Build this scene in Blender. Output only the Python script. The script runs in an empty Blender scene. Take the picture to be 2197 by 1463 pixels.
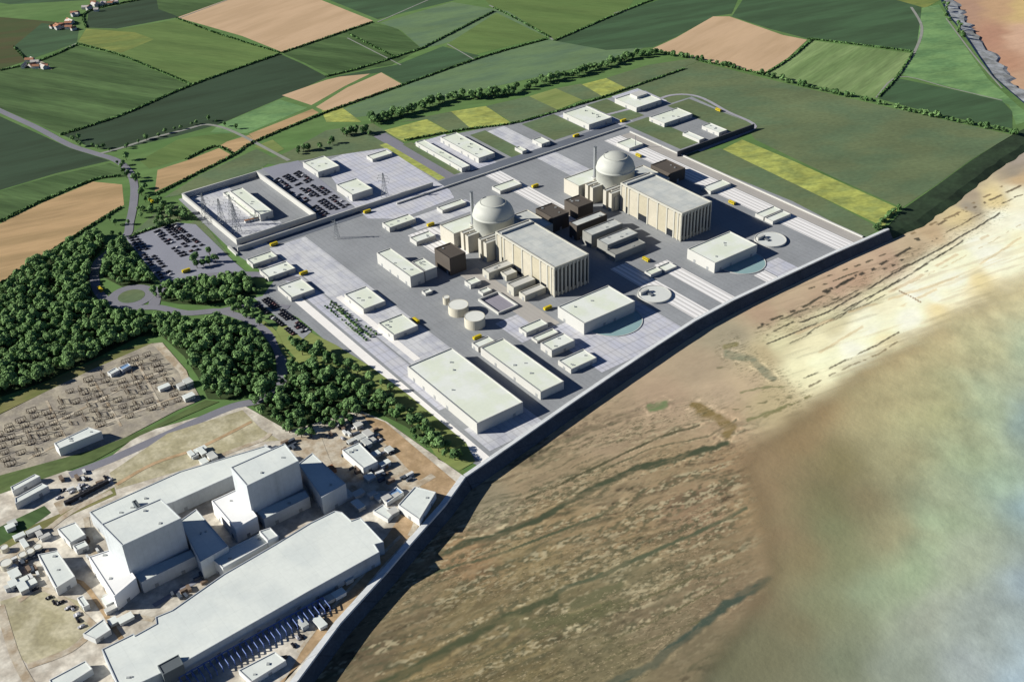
import bpy, math, random
import numpy as np
from mathutils import Vector, Matrix
from mathutils.geometry import tessellate_polygon
random.seed(7); rng=np.random.default_rng(11)
sc=bpy.context.scene; COL=sc.collection
# ------------------------------------------------------------------ survey
# the place was surveyed from the photograph: G() turns a sight line into a ground position
F=2460.5;P=math.radians(33.08);RO=math.radians(-1.92);YA=math.radians(-54.42);H=680.0
cp,sp=math.cos(P),math.sin(P);cr,sr=math.cos(RO),math.sin(RO)
FW=(0,cp,-sp);RT=(cr,sr*sp,sr*cp)
RT=tuple(cr*a+sr*b for a,b in zip((1,0,0),(0,sp,cp)));UP=tuple(-sr*a+cr*b for a,b in zip((1,0,0),(0,sp,cp)))
def G(px,py,z=0.0):
    a=(px-1098.5)/F;b=(731.5-py)/F
    d=[FW[i]+a*RT[i]+b*UP[i] for i in range(3)]
    t=(z-H)/d[2]
    return (d[0]*t,d[1]*t)
def projn(x,y,z):
    dz=z-H
    w=FW[0]*x+FW[1]*y+FW[2]*dz
    return 1098.5+F*(RT[0]*x+RT[1]*y+RT[2]*dz)/w, 731.5-F*(UP[0]*x+UP[1]*y+UP[2]*dz)/w
O=G(1060,490);ca,sa=math.cos(YA),math.sin(YA)
def UV(x,y):
    x-=O[0];y-=O[1];return (x*ca+y*sa,-x*sa+y*ca)
def XY(u,v): return (O[0]+u*ca-v*sa,O[1]+u*sa+v*ca)
def W(pts,z=0.0): return [G(a,b,z) for a,b in pts]
def rectuv(pts,z=0.0):
    """L,T,R,B corners -> plan rectangle (u0,u1,v0,v1)"""
    q=[UV(*G(a,b,z)) for a,b in pts]
    u0=(q[0][0]+q[1][0])/2;u1=(q[2][0]+q[3][0])/2;v0=(q[0][1]+q[3][1])/2;v1=(q[1][1]+q[2][1])/2
    return u0,u1,v0,v1
def ruv(u0,u1,v0,v1): return [XY(u0,v0),XY(u1,v0),XY(u1,v1),XY(u0,v1)]
def lin(c):
    if isinstance(c,str):
        c=c.lstrip('#');c=[int(c[i:i+2],16)/255 for i in (0,2,4)]
    return tuple(x/12.92 if x<=.04045 else ((x+.055)/1.055)**2.4 for x in c)
# ------------------------------------------------------------------ materials
MATS={}
def mat(name,col,rough=.85,var=.12,scale=.05,fine=.6,spec=.2,metal=0,seam=None,stretch=None,tint=None,attr=None):
    """procedural surface: base colour x large and fine noise, optional seams (du,dv,width,dark) in plan metres"""
    if name in MATS: return MATS[name]
    m=bpy.data.materials.new(name);m.use_nodes=True;nt=m.node_tree;N=nt.nodes;L=nt.links
    b=N['Principled BSDF'];b.inputs['Roughness'].default_value=rough;b.inputs['Metallic'].default_value=metal
    b.inputs['Specular IOR Level'].default_value=spec
    g=N.new('ShaderNodeNewGeometry')
    rot=N.new('ShaderNodeVectorRotate');rot.rotation_type='Z_AXIS';rot.inputs['Angle'].default_value=-YA if stretch is None else -stretch[0]
    L.new(g.outputs['Position'],rot.inputs['Vector'])
    mp=N.new('ShaderNodeMapping');L.new(rot.outputs[0],mp.inputs['Vector'])
    if stretch is not None: mp.inputs['Scale'].default_value=(stretch[1],1,1)
    n1=N.new('ShaderNodeTexNoise');n1.inputs['Scale'].default_value=scale;n1.inputs['Detail'].default_value=6;n1.inputs['Roughness'].default_value=.62
    n2=N.new('ShaderNodeTexNoise');n2.inputs['Scale'].default_value=fine;n2.inputs['Detail'].default_value=3
    L.new(mp.outputs[0],n1.inputs['Vector']);L.new(mp.outputs[0],n2.inputs['Vector'])
    a=N.new('ShaderNodeMath');a.operation='MULTIPLY_ADD';L.new(n1.outputs[0],a.inputs[0]);a.inputs[1].default_value=3*var;a.inputs[2].default_value=1-1.5*var
    a2=N.new('ShaderNodeMath');a2.operation='MULTIPLY_ADD';L.new(n2.outputs[0],a2.inputs[0]);a2.inputs[1].default_value=2*var;a2.inputs[2].default_value=1-1.0*var
    m1=N.new('ShaderNodeMath');m1.operation='MULTIPLY';L.new(a.outputs[0],m1.inputs[0]);L.new(a2.outputs[0],m1.inputs[1])
    val=m1.outputs[0]
    if seam:
        sx=N.new('ShaderNodeSeparateXYZ');L.new(rot.outputs[0],sx.inputs[0])
        for k,(d,ax) in enumerate(((seam[0],0),(seam[1],1))):
            if not d: continue
            mo=N.new('ShaderNodeMath');mo.operation='PINGPONG';L.new(sx.outputs[ax],mo.inputs[0]);mo.inputs[1].default_value=d/2
            lt=N.new('ShaderNodeMapRange');L.new(mo.outputs[0],lt.inputs[0]);lt.inputs[1].default_value=0;lt.inputs[2].default_value=seam[2]
            lt.inputs[3].default_value=seam[3];lt.inputs[4].default_value=1
            mm=N.new('ShaderNodeMath');mm.operation='MULTIPLY';L.new(val,mm.inputs[0]);L.new(lt.outputs[0],mm.inputs[1]);val=mm.outputs[0]
    mx=N.new('ShaderNodeVectorMath');mx.operation='SCALE'
    if attr:
        at=N.new('ShaderNodeAttribute');at.attribute_name=attr;src=at.outputs['Color'];L.new(src,mx.inputs[0])
    elif tint:
        mi=N.new('ShaderNodeMix');mi.data_type='RGBA';mi.inputs['A'].default_value=(*lin(col),1);mi.inputs['B'].default_value=(*lin(tint),1)
        n3=N.new('ShaderNodeTexNoise');n3.inputs['Scale'].default_value=scale*1.7;n3.inputs['Detail'].default_value=4;L.new(mp.outputs[0],n3.inputs['Vector'])
        r=N.new('ShaderNodeMapRange');L.new(n3.outputs[0],r.inputs[0]);r.inputs[1].default_value=.42;r.inputs[2].default_value=.62
        L.new(r.outputs[0],mi.inputs['Factor']);L.new(mi.outputs['Result'],mx.inputs[0])
    else: mx.inputs[0].default_value=lin(col)
    L.new(val,mx.inputs['Scale']);L.new(mx.outputs[0],b.inputs['Base Color'])
    MATS[name]=m;return m
CONC=mat('pale_concrete','#b9b9b4',.8,.06,.03,.5)
ROOF=mat('pale_roof_membrane','#d6dccb',.75,.05,.03,.3,seam=(14,0,.25,.95),tint='#dce0d8')
ROOF2=mat('grey_roof_sheet','#c4c6c0',.7,.10,.04,.5,seam=(11,13,.45,.80),tint='#b6bab7')
WHITE=mat('white_cladding','#cfd1cf',.6,.05,.03,.4)
OLDROOF=mat('old_station_roof','#dadfd9',.7,.07,.02,.3,seam=(16,12,.4,.94),tint='#d0d6d2')
OLDWALL=mat('old_grey_cladding','#bbc0c2',.6,.12,.03,.3,seam=(6,6,.2,.85));BRIGHT=mat('sunlit_white_cladding','#ececea',.6,.04,.03,.4)  # BRIGHT: sun glare on the service blocks put into a whiter cladding colour
BEIGE=mat('beige_concrete','#b3b1a6',.85,.10,.05,.5)
TAN=mat('tan_panel','#aea792',.85,.12,.06,.5)
DARKCLAD=mat('dark_brown_cladding','#544e48',.8,.12,.06,.6)
BLACKG=mat('dark_glazing','#20252d',.3,.1,.1,.5,spec=.5)
DOMEM=mat('dome_concrete','#b4b6ae',.55,.06,.04,.4)
ASPH=mat('site_asphalt','#8b8e91',.9,.16,.015,.35,seam=(30,7,.9,.90),tint='#909396')
ROAD=mat('road_asphalt','#7c7c84',.9,.14,.03,.5)
DROAD=mat('dark_road_asphalt','#666c76',.9,.12,.02,.4,seam=(0,5,.3,.93))
STRIP=mat('lined_paving','#c6c7c9',.85,.14,.03,.5,seam=(24,7,.9,.80),tint='#b2b4bc')
STRIPB=mat('striped_white_paving','#e6e4e2',.85,.06,.03,.5,seam=(0,6.4,1.6,.55))
STRIPG=mat('grid_paving','#b9bbc6',.85,.12,.03,.5,seam=(17,6.5,1.2,.78),tint='#c2c2c6')
LEDGE=mat('white_ledge_paving','#ece9e4',.85,.06,.03,.5,seam=(25,0,.4,.85))
WARMP=mat('warm_grey_paving','#a8a49e',.85,.08,.03,.5,seam=(0,5.5,.5,.86))
BLUEP=mat('blue_grey_yard','#8a8c96',.9,.10,.02,.4)
STEEL=mat('galvanised_steel','#7b8084',.5,.1,.2,1,metal=.3)
POOL=mat('basin_water','#8aa7a8',.25,.06,.05,.4,spec=.5)
YEL=mat('yellow_paint','#c4b028',.5,.05,.3,1)
TYRE=mat('black_rubber','#18181a',.8)
CARD=mat('dark_car_paint','#1d1b20',.35,.05,.3,1,spec=.5);CARR=mat('maroon_car_paint','#4a2a2a',.35,.05,.3,1,spec=.5);CARW=mat('silver_car_paint','#a9a9ad',.35,.05,.3,1,spec=.5)
ORANGE=mat('rust_orange','#9a6e50',.8,.15)
BLUEM=mat('blue_roof_sheet','#7f9fc4',.6,.08)
BUND=mat('dark_bitumen','#26262c',.9,.1)
def foliage(name,c1,c2):
    m=bpy.data.materials.new(name);m.use_nodes=True;nt=m.node_tree;N=nt.nodes;L=nt.links;b=N['Principled BSDF'];b.inputs['Roughness'].default_value=.8;b.inputs['Specular IOR Level'].default_value=.15
    oi=N.new('ShaderNodeObjectInfo');g=N.new('ShaderNodeNewGeometry');n=N.new('ShaderNodeTexNoise');n.inputs['Scale'].default_value=.16;n.inputs['Detail'].default_value=5
    L.new(g.outputs['Position'],n.inputs['Vector'])
    a=N.new('ShaderNodeMath');a.operation='MULTIPLY_ADD';L.new(oi.outputs['Random'],a.inputs[0]);a.inputs[1].default_value=.35
    L.new(n.outputs[0],a.inputs[2]);r=N.new('ShaderNodeMapRange');L.new(a.outputs[0],r.inputs[0]);r.inputs[1].default_value=.38;r.inputs[2].default_value=.95
    mi=N.new('ShaderNodeMix');mi.data_type='RGBA';mi.inputs['A'].default_value=(*lin(c1),1);mi.inputs['B'].default_value=(*lin(c2),1)
    L.new(r.outputs[0],mi.inputs['Factor']);L.new(mi.outputs['Result'],b.inputs['Base Color']);return m
LEAF=foliage('woodland_leaves','#3c5a34','#7d9f63');LEAFD=foliage('dark_leaves','#34502f','#668a50');BARK=mat('bark','#4a3f33')
# ------------------------------------------------------------------ mesh building
class MB:
    def __init__(s): s.v=[];s.f=[]
    def prism(s,pts,z0,z1,bottom=True):
        pts=ccw(pts);n=len(pts);o=len(s.v)
        s.v+=[(x,y,z0) for x,y in pts]+[(x,y,z1) for x,y in pts]
        for i in range(n):
            j=(i+1)%n;s.f.append((o+i,o+j,o+n+j,o+n+i))
        if n==4:
            s.f.append(tuple(o+n+i for i in range(n)));s.f.append(tuple(o+i for i in reversed(range(n))))
        else:
            for t in tessellate_polygon([[Vector((x,y,0)) for x,y in pts]]):
                s.f.append(orient(pts,t,o+n,1));s.f.append(orient(pts,t,o,-1))
        return s
    def box(s,u0,u1,v0,v1,z0,z1): return s.prism(ruv(u0,u1,v0,v1),z0,z1)
    def lbox(s,x0,x1,y0,y1,z0,z1): return s.prism([(x0,y0),(x1,y0),(x1,y1),(x0,y1)],z0,z1)
    def flat(s,pts,z):
        pts=ccw(pts);o=len(s.v);s.v+=[(x,y,z) for x,y in pts]
        for t in tessellate_polygon([[Vector((x,y,0)) for x,y in pts]]): s.f.append(orient(pts,t,o,1))
        return s
    def wallring(s,pts,t,z0,z1,zi):
        """outer wall faces, rim and inner faces of a parapet"""
        pts=ccw(pts);ins=inset(pts,t);n=len(pts);o=len(s.v)
        s.v+=[(x,y,z0) for x,y in pts]+[(x,y,z1) for x,y in pts]+[(x,y,z1) for x,y in ins]+[(x,y,zi) for x,y in ins]
        for i in range(n):
            j=(i+1)%n
            for k in range(3): s.f.append((o+k*n+i,o+k*n+j,o+(k+1)*n+j,o+(k+1)*n+i))
        return ins
    def cyl(s,cx,cy,r0,r1,z0,z1,n=24,cap=True):
        o=len(s.v)
        for r,z in((r0,z0),(r1,z1)): s.v+=[(cx+r*math.cos(2*math.pi*i/n),cy+r*math.sin(2*math.pi*i/n),z) for i in range(n)]
        for i in range(n): j=(i+1)%n;s.f.append((o+i,o+j,o+n+j,o+n+i))
        if cap: s.f.append(tuple(range(o+n,o+2*n)));s.f.append(tuple(reversed(range(o,o+n))))
        return s
    def lathe(s,cx,cy,prof,n=48):
        o=len(s.v)
        for r,z in prof: s.v+=[(cx+r*math.cos(2*math.pi*i/n),cy+r*math.sin(2*math.pi*i/n),z) for i in range(n)]
        for k in range(len(prof)-1):
            for i in range(n): j=(i+1)%n;s.f.append((o+k*n+i,o+k*n+j,o+(k+1)*n+j,o+(k+1)*n+i))
        s.f.append(tuple(range(o+(len(prof)-1)*n,o+len(prof)*n)));return s
    def bar(s,a,b,w):
        a=Vector(a);b=Vector(b);d=(b-a).normalized();x=d.orthogonal().normalized()*w/2;y=d.cross(x).normalized()*w/2;o=len(s.v)
        for p in(a,b):
            for q in(x+y,y-x,-x-y,x-y): s.v.append(tuple(p+q))
        for i in range(4): j=(i+1)%4;s.f.append((o+i,o+j,o+4+j,o+4+i))
        s.f+=[(o+3,o+2,o+1,o),(o+4,o+5,o+6,o+7)];return s
    def build(s,name,m,parent=None,smooth=False):
        me=bpy.data.meshes.new(name);ox,oy=(parent.location.x,parent.location.y) if parent else (0,0);oz=parent.location.z if parent else 0
        if parent and parent.get('_root') is not None: ox,oy,oz=parent['_root']
        me.from_pydata([(x-ox,y-oy,z-oz) for x,y,z in s.v],[],s.f);me.materials.append(m)
        if smooth: me.polygons.foreach_set('use_smooth',[True]*len(me.polygons))
        o=bpy.data.objects.new(name,me);COL.objects.link(o)
        if parent: o.parent=parent
        return o
def area(p): return sum(p[i][0]*p[(i+1)%len(p)][1]-p[(i+1)%len(p)][0]*p[i][1] for i in range(len(p)))/2
def ccw(p):
    p=[tuple(q[:2]) for q in p];return p if area(p)>0 else p[::-1]
def orient(pts,t,o,s):
    a=area([pts[t[0]],pts[t[1]],pts[t[2]]]);t=t if a*s>0 else t[::-1];return tuple(o+i for i in t)
def inset(p,t):
    n=len(p);out=[]
    for i in range(n):
        a,b,c=[Vector(p[k%n]) for k in(i-1,i,i+1)]
        d1=(b-a).normalized();d2=(c-b).normalized();n1=Vector((-d1.y,d1.x));n2=Vector((-d2.y,d2.x))
        k=1+n1.dot(n2);q=b+(n1+n2)*(t/max(k,.3));out.append((q.x,q.y))
    return out
def tag(o,label,cat,group=None):
    o['label']=label;o['category']=cat
    if group:o['group']=group
    return o
def empty(name,x,y,z,label,cat,group=None,rz=0):
    o=bpy.data.objects.new(name,None);COL.objects.link(o);o.location=(x,y,z);o.rotation_euler.z=rz;return tag(o,label,cat,group)
def struct(name,mb,m):
    o=mb.build(name,m) if isinstance(mb,MB) else mb;o['kind']='structure';return o
def sheet(name,pts,z,m): return struct(name,MB().flat(pts,z),m)
def ribbon(pts,w,z=0):
    """polygon of a constant width path"""
    L=[];R=[];n=len(pts)
    for i in range(n):
        a=Vector(pts[max(i-1,0)]);b=Vector(pts[min(i+1,n-1)]);d=(b-a).normalized();nn=Vector((-d.y,d.x))*(w[i] if isinstance(w,(list,tuple)) else w)/2
        p=Vector(pts[i]);L.append(p+nn);R.append(p-nn)
    mb=MB();mb.v=[(p.x,p.y,z) for p in L]+[(p.x,p.y,z) for p in R]
    mb.f=[(n+i,n+i+1,i+1,i) for i in range(n-1)];return mb
def smooth(pts,k=5):
    out=[];n=len(pts)
    for i in range(n-1):
        p=[Vector(pts[j]) for j in(max(i-1,0),i,i+1,min(i+2,n-1))]
        for s in range(k):
            t=s/k;q=.5*((2*p[1])+(p[2]-p[0])*t+(2*p[0]-5*p[1]+4*p[2]-p[3])*t*t+(3*p[1]-p[0]-3*p[2]+p[3])*t**3);out.append((q.x,q.y))
    out.append(tuple(pts[-1]));return out
def inpoly(x,y,poly):
    poly=np.array(poly);r=np.zeros(np.shape(x),bool);n=len(poly)
    for i in range(n):
        x1,y1=poly[i];x2,y2=poly[(i+1)%n]
        if y1==y2: continue
        c=((y1>y)!=(y2>y))&(x<(x2-x1)*(y-y1)/(y2-y1)+x1);r^=c
    return r
def dist(x,y,pl):
    d=np.full(np.shape(x),1e9)
    for (a,b),(c,e) in zip(pl[:-1],pl[1:]):
        dx,dy=c-a,e-b;t=np.clip(((x-a)*dx+(y-b)*dy)/(dx*dx+dy*dy),0,1);d=np.minimum(d,np.hypot(x-a-t*dx,y-b-t*dy))
    return d
# ------------------------------------------------------------------ noise for the shore sheets
def vnoise(x,y,seed=0):
    xi=np.floor(x).astype(np.int64);yi=np.floor(y).astype(np.int64);fx=x-xi;fy=y-yi
    def h(a,b):
        k=(a*374761393+b*668265263+seed*982451653)&0x7fffffff;k=((k^(k>>13))*1274126177)&0x7fffffff;return ((k^(k>>16))&0xffff)/65535.
    sx=fx*fx*(3-2*fx);sy=fy*fy*(3-2*fy)
    return (h(xi,yi)*(1-sx)+h(xi+1,yi)*sx)*(1-sy)+(h(xi,yi+1)*(1-sx)+h(xi+1,yi+1)*sx)*sy
def fbm(x,y,o=4,seed=0):
    r=0;a=.5;t=0
    for i in range(o): r=r+a*vnoise(x*2**i,y*2**i,seed+i);t+=a;a*=.55
    return r/t
def sstep(a,b,x): t=np.clip((x-a)/(b-a),0,1);return t*t*(3-2*t)
def idw(px,py,pts,pw=3.0,soft=25):
    cs=np.array([lin(c) for *_,c in pts]);num=np.zeros((px.size,3));den=np.zeros(px.size)
    for (a,b,c),l in zip(pts,cs):
        w=1/((px-a)**2+(py-b)**2*1.6+soft**2)**(pw/2);num+=w[:,None]*l;den+=w
    return num/den[:,None]
def gridmesh(name,xs,ys,zf,cf,m,af=None,keep=None):
    X,Y=np.meshgrid(xs,ys);X=X.ravel();Y=Y.ravel();Z=zf(X,Y);nx,ny=len(xs),len(ys)
    i=np.arange(nx*ny).reshape(ny,nx);q=np.stack([i[:-1,:-1],i[:-1,1:],i[1:,1:],i[1:,:-1]],-1).reshape(-1,4)
    if keep is not None:
        k=keep(X,Y);q=q[k[q].any(1)];used=np.unique(q);mp=np.full(nx*ny,-1);mp[used]=np.arange(len(used));q=mp[q];X,Y,Z=X[used],Y[used],Z[used]
    me=bpy.data.meshes.new(name);me.vertices.add(len(X));me.vertices.foreach_set('co',np.stack([X,Y,Z],1).ravel())
    me.loops.add(q.size);me.loops.foreach_set('vertex_index',q.ravel());me.polygons.add(len(q));me.polygons.foreach_set('loop_start',np.arange(0,q.size,4))
    me.update(calc_edges=True)
    c=cf(X,Y);al=np.ones(len(X)) if af is None else af(X,Y)
    at=me.color_attributes.new('tone','FLOAT_COLOR','POINT');at.data.foreach_set('color',np.concatenate([c,al[:,None]],1).ravel())
    me.polygons.foreach_set('use_smooth',[True]*len(q));me.materials.append(m);o=bpy.data.objects.new(name,me);COL.objects.link(o);o['kind']='structure';return o
# ================================================================== LAND
COAST=[(560,1560),(640,1463),(731,1340),(830,1231),(881,1171),(956,1086),(999,1026),(1032,1003),(1130,935),(1230,865),(1330,797),(1420,737),(1493,690),(1575,646),(1662,605),(1791,545),(1850,520),(1893,498),(1939,448),(2010,398),(2083,345),(2175,287),(2230,262),(2240,248),(2197,222),(2165,195),(2130,165),(2095,115),(2065,70),(2035,35),(2020,5),(2005,-40)]
CW=W(COAST)
land=CW+[(1200,4200),(1200,9000),(-6000,9000),(-6000,200),(-420,200)]
GRASS=mat('grassland','#5f7b47',.95,.28,.006,.08,stretch=(.3,.35),tint='#54733f')
struct('ground',MB().flat(land,-.1),GRASS)
DETAIL={'big':.0}
def dull(c,f=.86,sa=.84):
    c=c.lstrip('#');r=[int(c[i:i+2],16)/255 for i in (0,2,4)];l=sum(r)/3;return '#'+''.join('%02x'%int(255*min(1,(l+(x-l)*sa)*f+.0)) for x in r)
def fm(name,c,t=None,ang=0.,var=.13,st=.15,scale=.02,seam=None):
    if int(c[1:3],16)<int(c[3:5],16) or 'pasture' in name or 'strip' in name: c=dull(c,.94,.80);t=dull(t,.94,.80) if t else t;var*=1.75
    return mat(name,c,.95,var,scale,.22,stretch=(ang,st),tint=t,seam=seam)
AB=YA;BB=YA+math.pi/2
TANF=fm('stubble','#c0a484','#b59a7a',.9,.07);TANL=fm('dry_stubble','#b3966f','#a08762',.4,.2)
DK=fm('dark_crop','#3a5338','#34492f',.5,.08);DK2=fm('dark_crop_b','#3f5c3a','#476a43',.4,.10);MG=fm('pasture','#54743c','#42602f',-.45,.26,.12);LG=fm('light_pasture','#68853e','#5e7d3a',-.4,.14)
YG=fm('yellow_pasture','#8a9440','#70853c',.3,.18,.3);SG=fm('sage_pasture','#6b8a58','#61805a',.4,.10,.3);BG=fm('bright_meadow','#76a35c','#639054',.2,.20,.5);BR=fm('brown_field','#4d4c30','#45522f',.3,.15)
OL=fm('olive_plateau','#6c7c50','#627a52',.2,.16,.6,.012);YS=fm('wildflower_strip','#b2ba50','#98a44e',.2,.26,.6,.04);LM=fm('lime_pasture','#8c9a4e','#7f9347',.5,.14)
fields=[ # (sight lines, surface)
([(-200,20),(150,50),(130,105),(60,130),(0,150),(-200,190)],BR),([(-200,-30),(20,10),(200,0),(330,-30)],DK2),
([(60,140),(30,100),(90,50),(170,60),(165,92),(60,130)],DK2),([(185,60),(190,25),(330,-5),(500,-30),(500,0),(380,38),(250,62)],DK),
([(330,-30),(640,-60),(500,0),(382,36),(340,20)],MG),
([(380,38),(500,-5),(600,-40),(650,-15),(800,45),(700,80),(605,112),(520,78)],TANF),
([(-60,160),(0,150),(80,135),(165,98),(250,118),(330,150),(405,182),(260,245),(130,288),(0,232),(-60,200)],MG),
([(165,92),(185,60),(250,64),(380,42),(480,75),(598,113),(500,150),(412,180),(330,146),(250,114),(200,100)],LG),
([(168,90),(185,62),(290,70),(330,85),(260,114),(210,102)],YG),([(134,290),(262,248),(410,185),(600,116),(650,138),(703,166),(600,212),(470,267),(380,292),(250,322),(190,315)],DK),
([(-80,215),(0,250),(150,318),(236,345),(120,372),(0,408),(-80,430)],DK),([(-60,425),(0,410),(120,376),(236,350),(262,362),(272,380),(200,385),(90,430),(0,472),(-60,500)],MG),
([(-80,520),(0,480),(90,436),(200,390),(262,396),(266,440),(200,478),(120,530),(40,585),(0,606),(-80,650)],TANL),
([(332,412),(338,365),(400,345),(470,318),(497,333),(420,372)],TANL),([(460,312),(534,290),(552,304),(500,328)],TANL),
([(605,205),(700,172),(793,150),(806,153),(740,185),(668,226)],TANF),([(678,230),(745,188),(818,156),(862,181),(780,215),(700,240)],TANF),([(534,288),(600,262),(670,234),(684,242),(620,270),(548,302)],TANL),
([(300,345),(380,300),(440,290),(520,285),(470,314),(400,340),(320,362)],LG),([(470,268),(600,214),(660,232),(530,286),(450,285)],BG),
([(608,116),(700,82),(800,50),(850,60),(905,105),(840,140),(790,148),(712,164),(655,136)],MG),([(655,-20),(800,-60),(1010,-60),(980,0),(810,42)],DK2),([(1000,-40),(1200,-50),(1400,-60),(1340,30),(1190,85),(1060,20)],LG),
([(815,50),(970,5),(1090,25),(1180,80),(1060,60),(950,95),(905,105),(860,65)],SG),([(960,95),(1065,28),(1172,80),(1030,115),(940,140)],LG),
([(700,168),(795,150),(850,140),(950,100),(1030,120),(865,180),(820,156)],DK2),([(868,184),(1040,122),(1180,85),(1300,105),(1400,95),(1330,125),(1180,160),(1020,195),(930,215),(820,245),(700,260),(720,240)],SG),
([(1190,88),(1345,22),(1480,-20),(1600,-40),(1570,30),(1530,36),(1450,80),(1400,102),(1300,108)],DK2),
([(1400,105),(1450,82),(1530,36),(1565,36),(1620,55),(1680,76),(1732,86),(1690,125),(1636,159),(1560,145),(1500,128)],TANF),
([(1570,36),(1600,-10),(1700,-30),(1900,-10),(1976,16),(1975,70),(1960,111),(1850,98),(1735,84),(1650,62)],DK2),([(1600,-15),(1720,-60),(2020,-60),(2018,0),(1985,18),(1900,-6),(1760,-22)],YG),
([(1640,158),(1695,128),(1745,88),(1850,101),(1955,115),(1925,165),(1878,212),(1800,195),(1720,178)],fm('contour_pasture','#71904f','#84a05e',.9,.22,.12)),
([(1978,18),(2015,10),(2050,70),(2085,120),(2120,170),(2160,205),(2190,232),(2225,255),(2180,268),(2165,225),(2050,190),(1930,160),(1965,112)],BG),
([(1884,212),(1925,168),(2040,192),(2150,217),(2172,240),(2172,276),(2090,262),(1980,238)],DK2),
([(1335,190),(1500,133),(1700,183),(1900,229),(2172,290),(2083,343),(2010,396),(1935,446),(1800,386),(1620,300),(1600,270),(1500,215),(1440,235),(1330,205)],OL),
([(1548,322),(1592,300),(1700,345),(1928,447),(1895,487),(1740,412)],YS),([(1465,333),(1545,318),(1740,412),(1890,490),(1852,512),(1700,440)],OL),
([(818,282),(915,256),(966,284),(868,304)],YS),([(965,240),(1042,228),(1098,265),(1010,278)],YS),([(1135,207),(1192,190),(1250,215),(1196,236)],LM),([(1246,182),(1302,168),(1345,190),(1292,207)],YS),
([(860,262),(940,245),(968,240),(1012,278),(968,284),(917,256)],OL),([(1042,228),(1135,207),(1196,236),(1100,264)],OL),([(1192,190),(1246,180),(1292,207),(1250,215)],OL),([(1300,168),(1390,140),(1490,125),(1500,132),(1345,190)],OL),
([(690,238),(735,232),(775,262),(700,262)],YS),([(545,315),(585,300),(610,320),(590,330)],LM),([(495,345),(548,325),(565,362),(520,365)],LM),
([(560,350),(620,325),(700,280),(800,265),(865,305),(860,320),(650,345),(600,355)],OL),([(350,425),(430,375),(550,320),(590,340),(560,362),(390,418)],OL),
([(280,505),(330,460),(380,440),(395,450),(390,475),(330,495)],OL),([(405,480),(430,470),(490,545),(465,545)],OL)]
for i,(p,m) in enumerate(fields): sheet('field',W(p),-.08+.003*i,m)
# ================================================================== NEW SITE PAVING
site=[(383,428),(552,366),(600,352),(660,343),(830,317),(862,322),(900,302),(985,286),(1110,262),(1210,235),(1300,212),(1385,195),(1440,222),(1484,208),(1625,273),(1575,300),(1462,335),(1700,432),(1852,511),(1848,520),(1791,545),(1662,605),(1575,646),(1493,690),(1420,737),(1330,797),(1230,865),(1130,935),(1032,1003),(1000,985),(860,865),(640,682),(560,640),(590,600),(505,545)]
sheet('paving',W(site),.12,ASPH)
def ust(name,q,m,z=.16,ext=None):
    r=list(rectuv(q));P_=ccw(ruv(*r));cx=sum(p[0] for p in P_)/4;cy=sum(p[1] for p in P_)/4
    for a,b in zip(CW[7:17],CW[8:18]):
        d=Vector(b)-Vector(a);n=Vector((-d.y,d.x)).normalized();f=lambda p:(Vector(p)-Vector(a)).dot(n)-3.5
        mid=(Vector(a)+Vector(b))/2;crosses=any(inpoly(np.array([x]),np.array([y]),P_)[0] for x,y in[Vector(a).lerp(Vector(b),t) for t in np.linspace(0,1,40)])
        if not crosses: continue
        out=[]
        for i in range(len(P_)):
            p,q_=P_[i],P_[(i+1)%len(P_)];fp,fq=f(p),f(q_)
            if fp>=0: out.append(tuple(p))
            if fp*fq<0: v=Vector(p).lerp(Vector(q_),fp/(fp-fq));out.append((v.x,v.y))
        if len(out)>2: P_=out
    return struct(name,MB().flat(P_,z),m)
strips=[([(511,513),(585,469.5),(636,497),(562,540)],STRIP),([(590.6,535),(648,505),(970,747),(874,786)],STRIP),
([(532,560),(585,538),(874,786),(1075,960)],STRIPG),
([(400,437),(511,500),(590,500),(505,515)],None),
([(1028,366),(1052,357),(1260,468),(1216,480)],STRIPB),([(1062,277),(1100,266),(1250,372),(1205,385)],STRIP),([(1202,243),(1290,226),(1352,262),(1268,290)],STRIPG),
([(1320,205),(1370,190),(1425,215),(1370,240)],STRIPG),([(896,305),(950,292),(1080,350),(1015,366)],STRIPG),
([(1316,575),(1352,560),(1512,672),(1488,690)],STRIPB),([(1405,568),(1440,555),(1575,645),(1553,657)],STRIPB),([(1622,590),(1645,578),(1668,600),(1648,611)],STRIPB),
([(1305,300),(1340,288),(1826,528),(1793,544)],STRIPB),([(1340,290),(1352,284),(1850,511),(1829,525)],WARMP),
([(1185,700),(1370,628),(1450,715),(1275,818)],STRIPG),([(1060,700),(1130,662),(1195,700),(1130,735)],STRIPG),
([(1010,915),(1125,862),(1150,905),(1048,985)],STRIP),([(880,508),(935,480),(1010,540),(960,565)],STRIPB),([(860,470),(1010,430),(1020,445),(900,500)],STRIP),([(985,590),(1020,575),(1200,690),(1165,712)],WARMP),
([(1640,565),(1690,545),(1705,590),(1665,605)],STRIPG)]
for i,(q,m) in enumerate(strips):
    if m: ust('paving_strip',q,m,.14+.007*i)
sheet('paving_strip',W([(690,350),(735,332),(830,319),(965,408),(975,425),(860,470),(790,470),(745,430)]),.31,STRIPG)
for q in ([(618,632),(636,627),(1052,985),(1028,992)],[(740,632),(748,628),(885,775),(870,785)]): ust('paving_ledge',q,LEDGE,.24)
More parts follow.
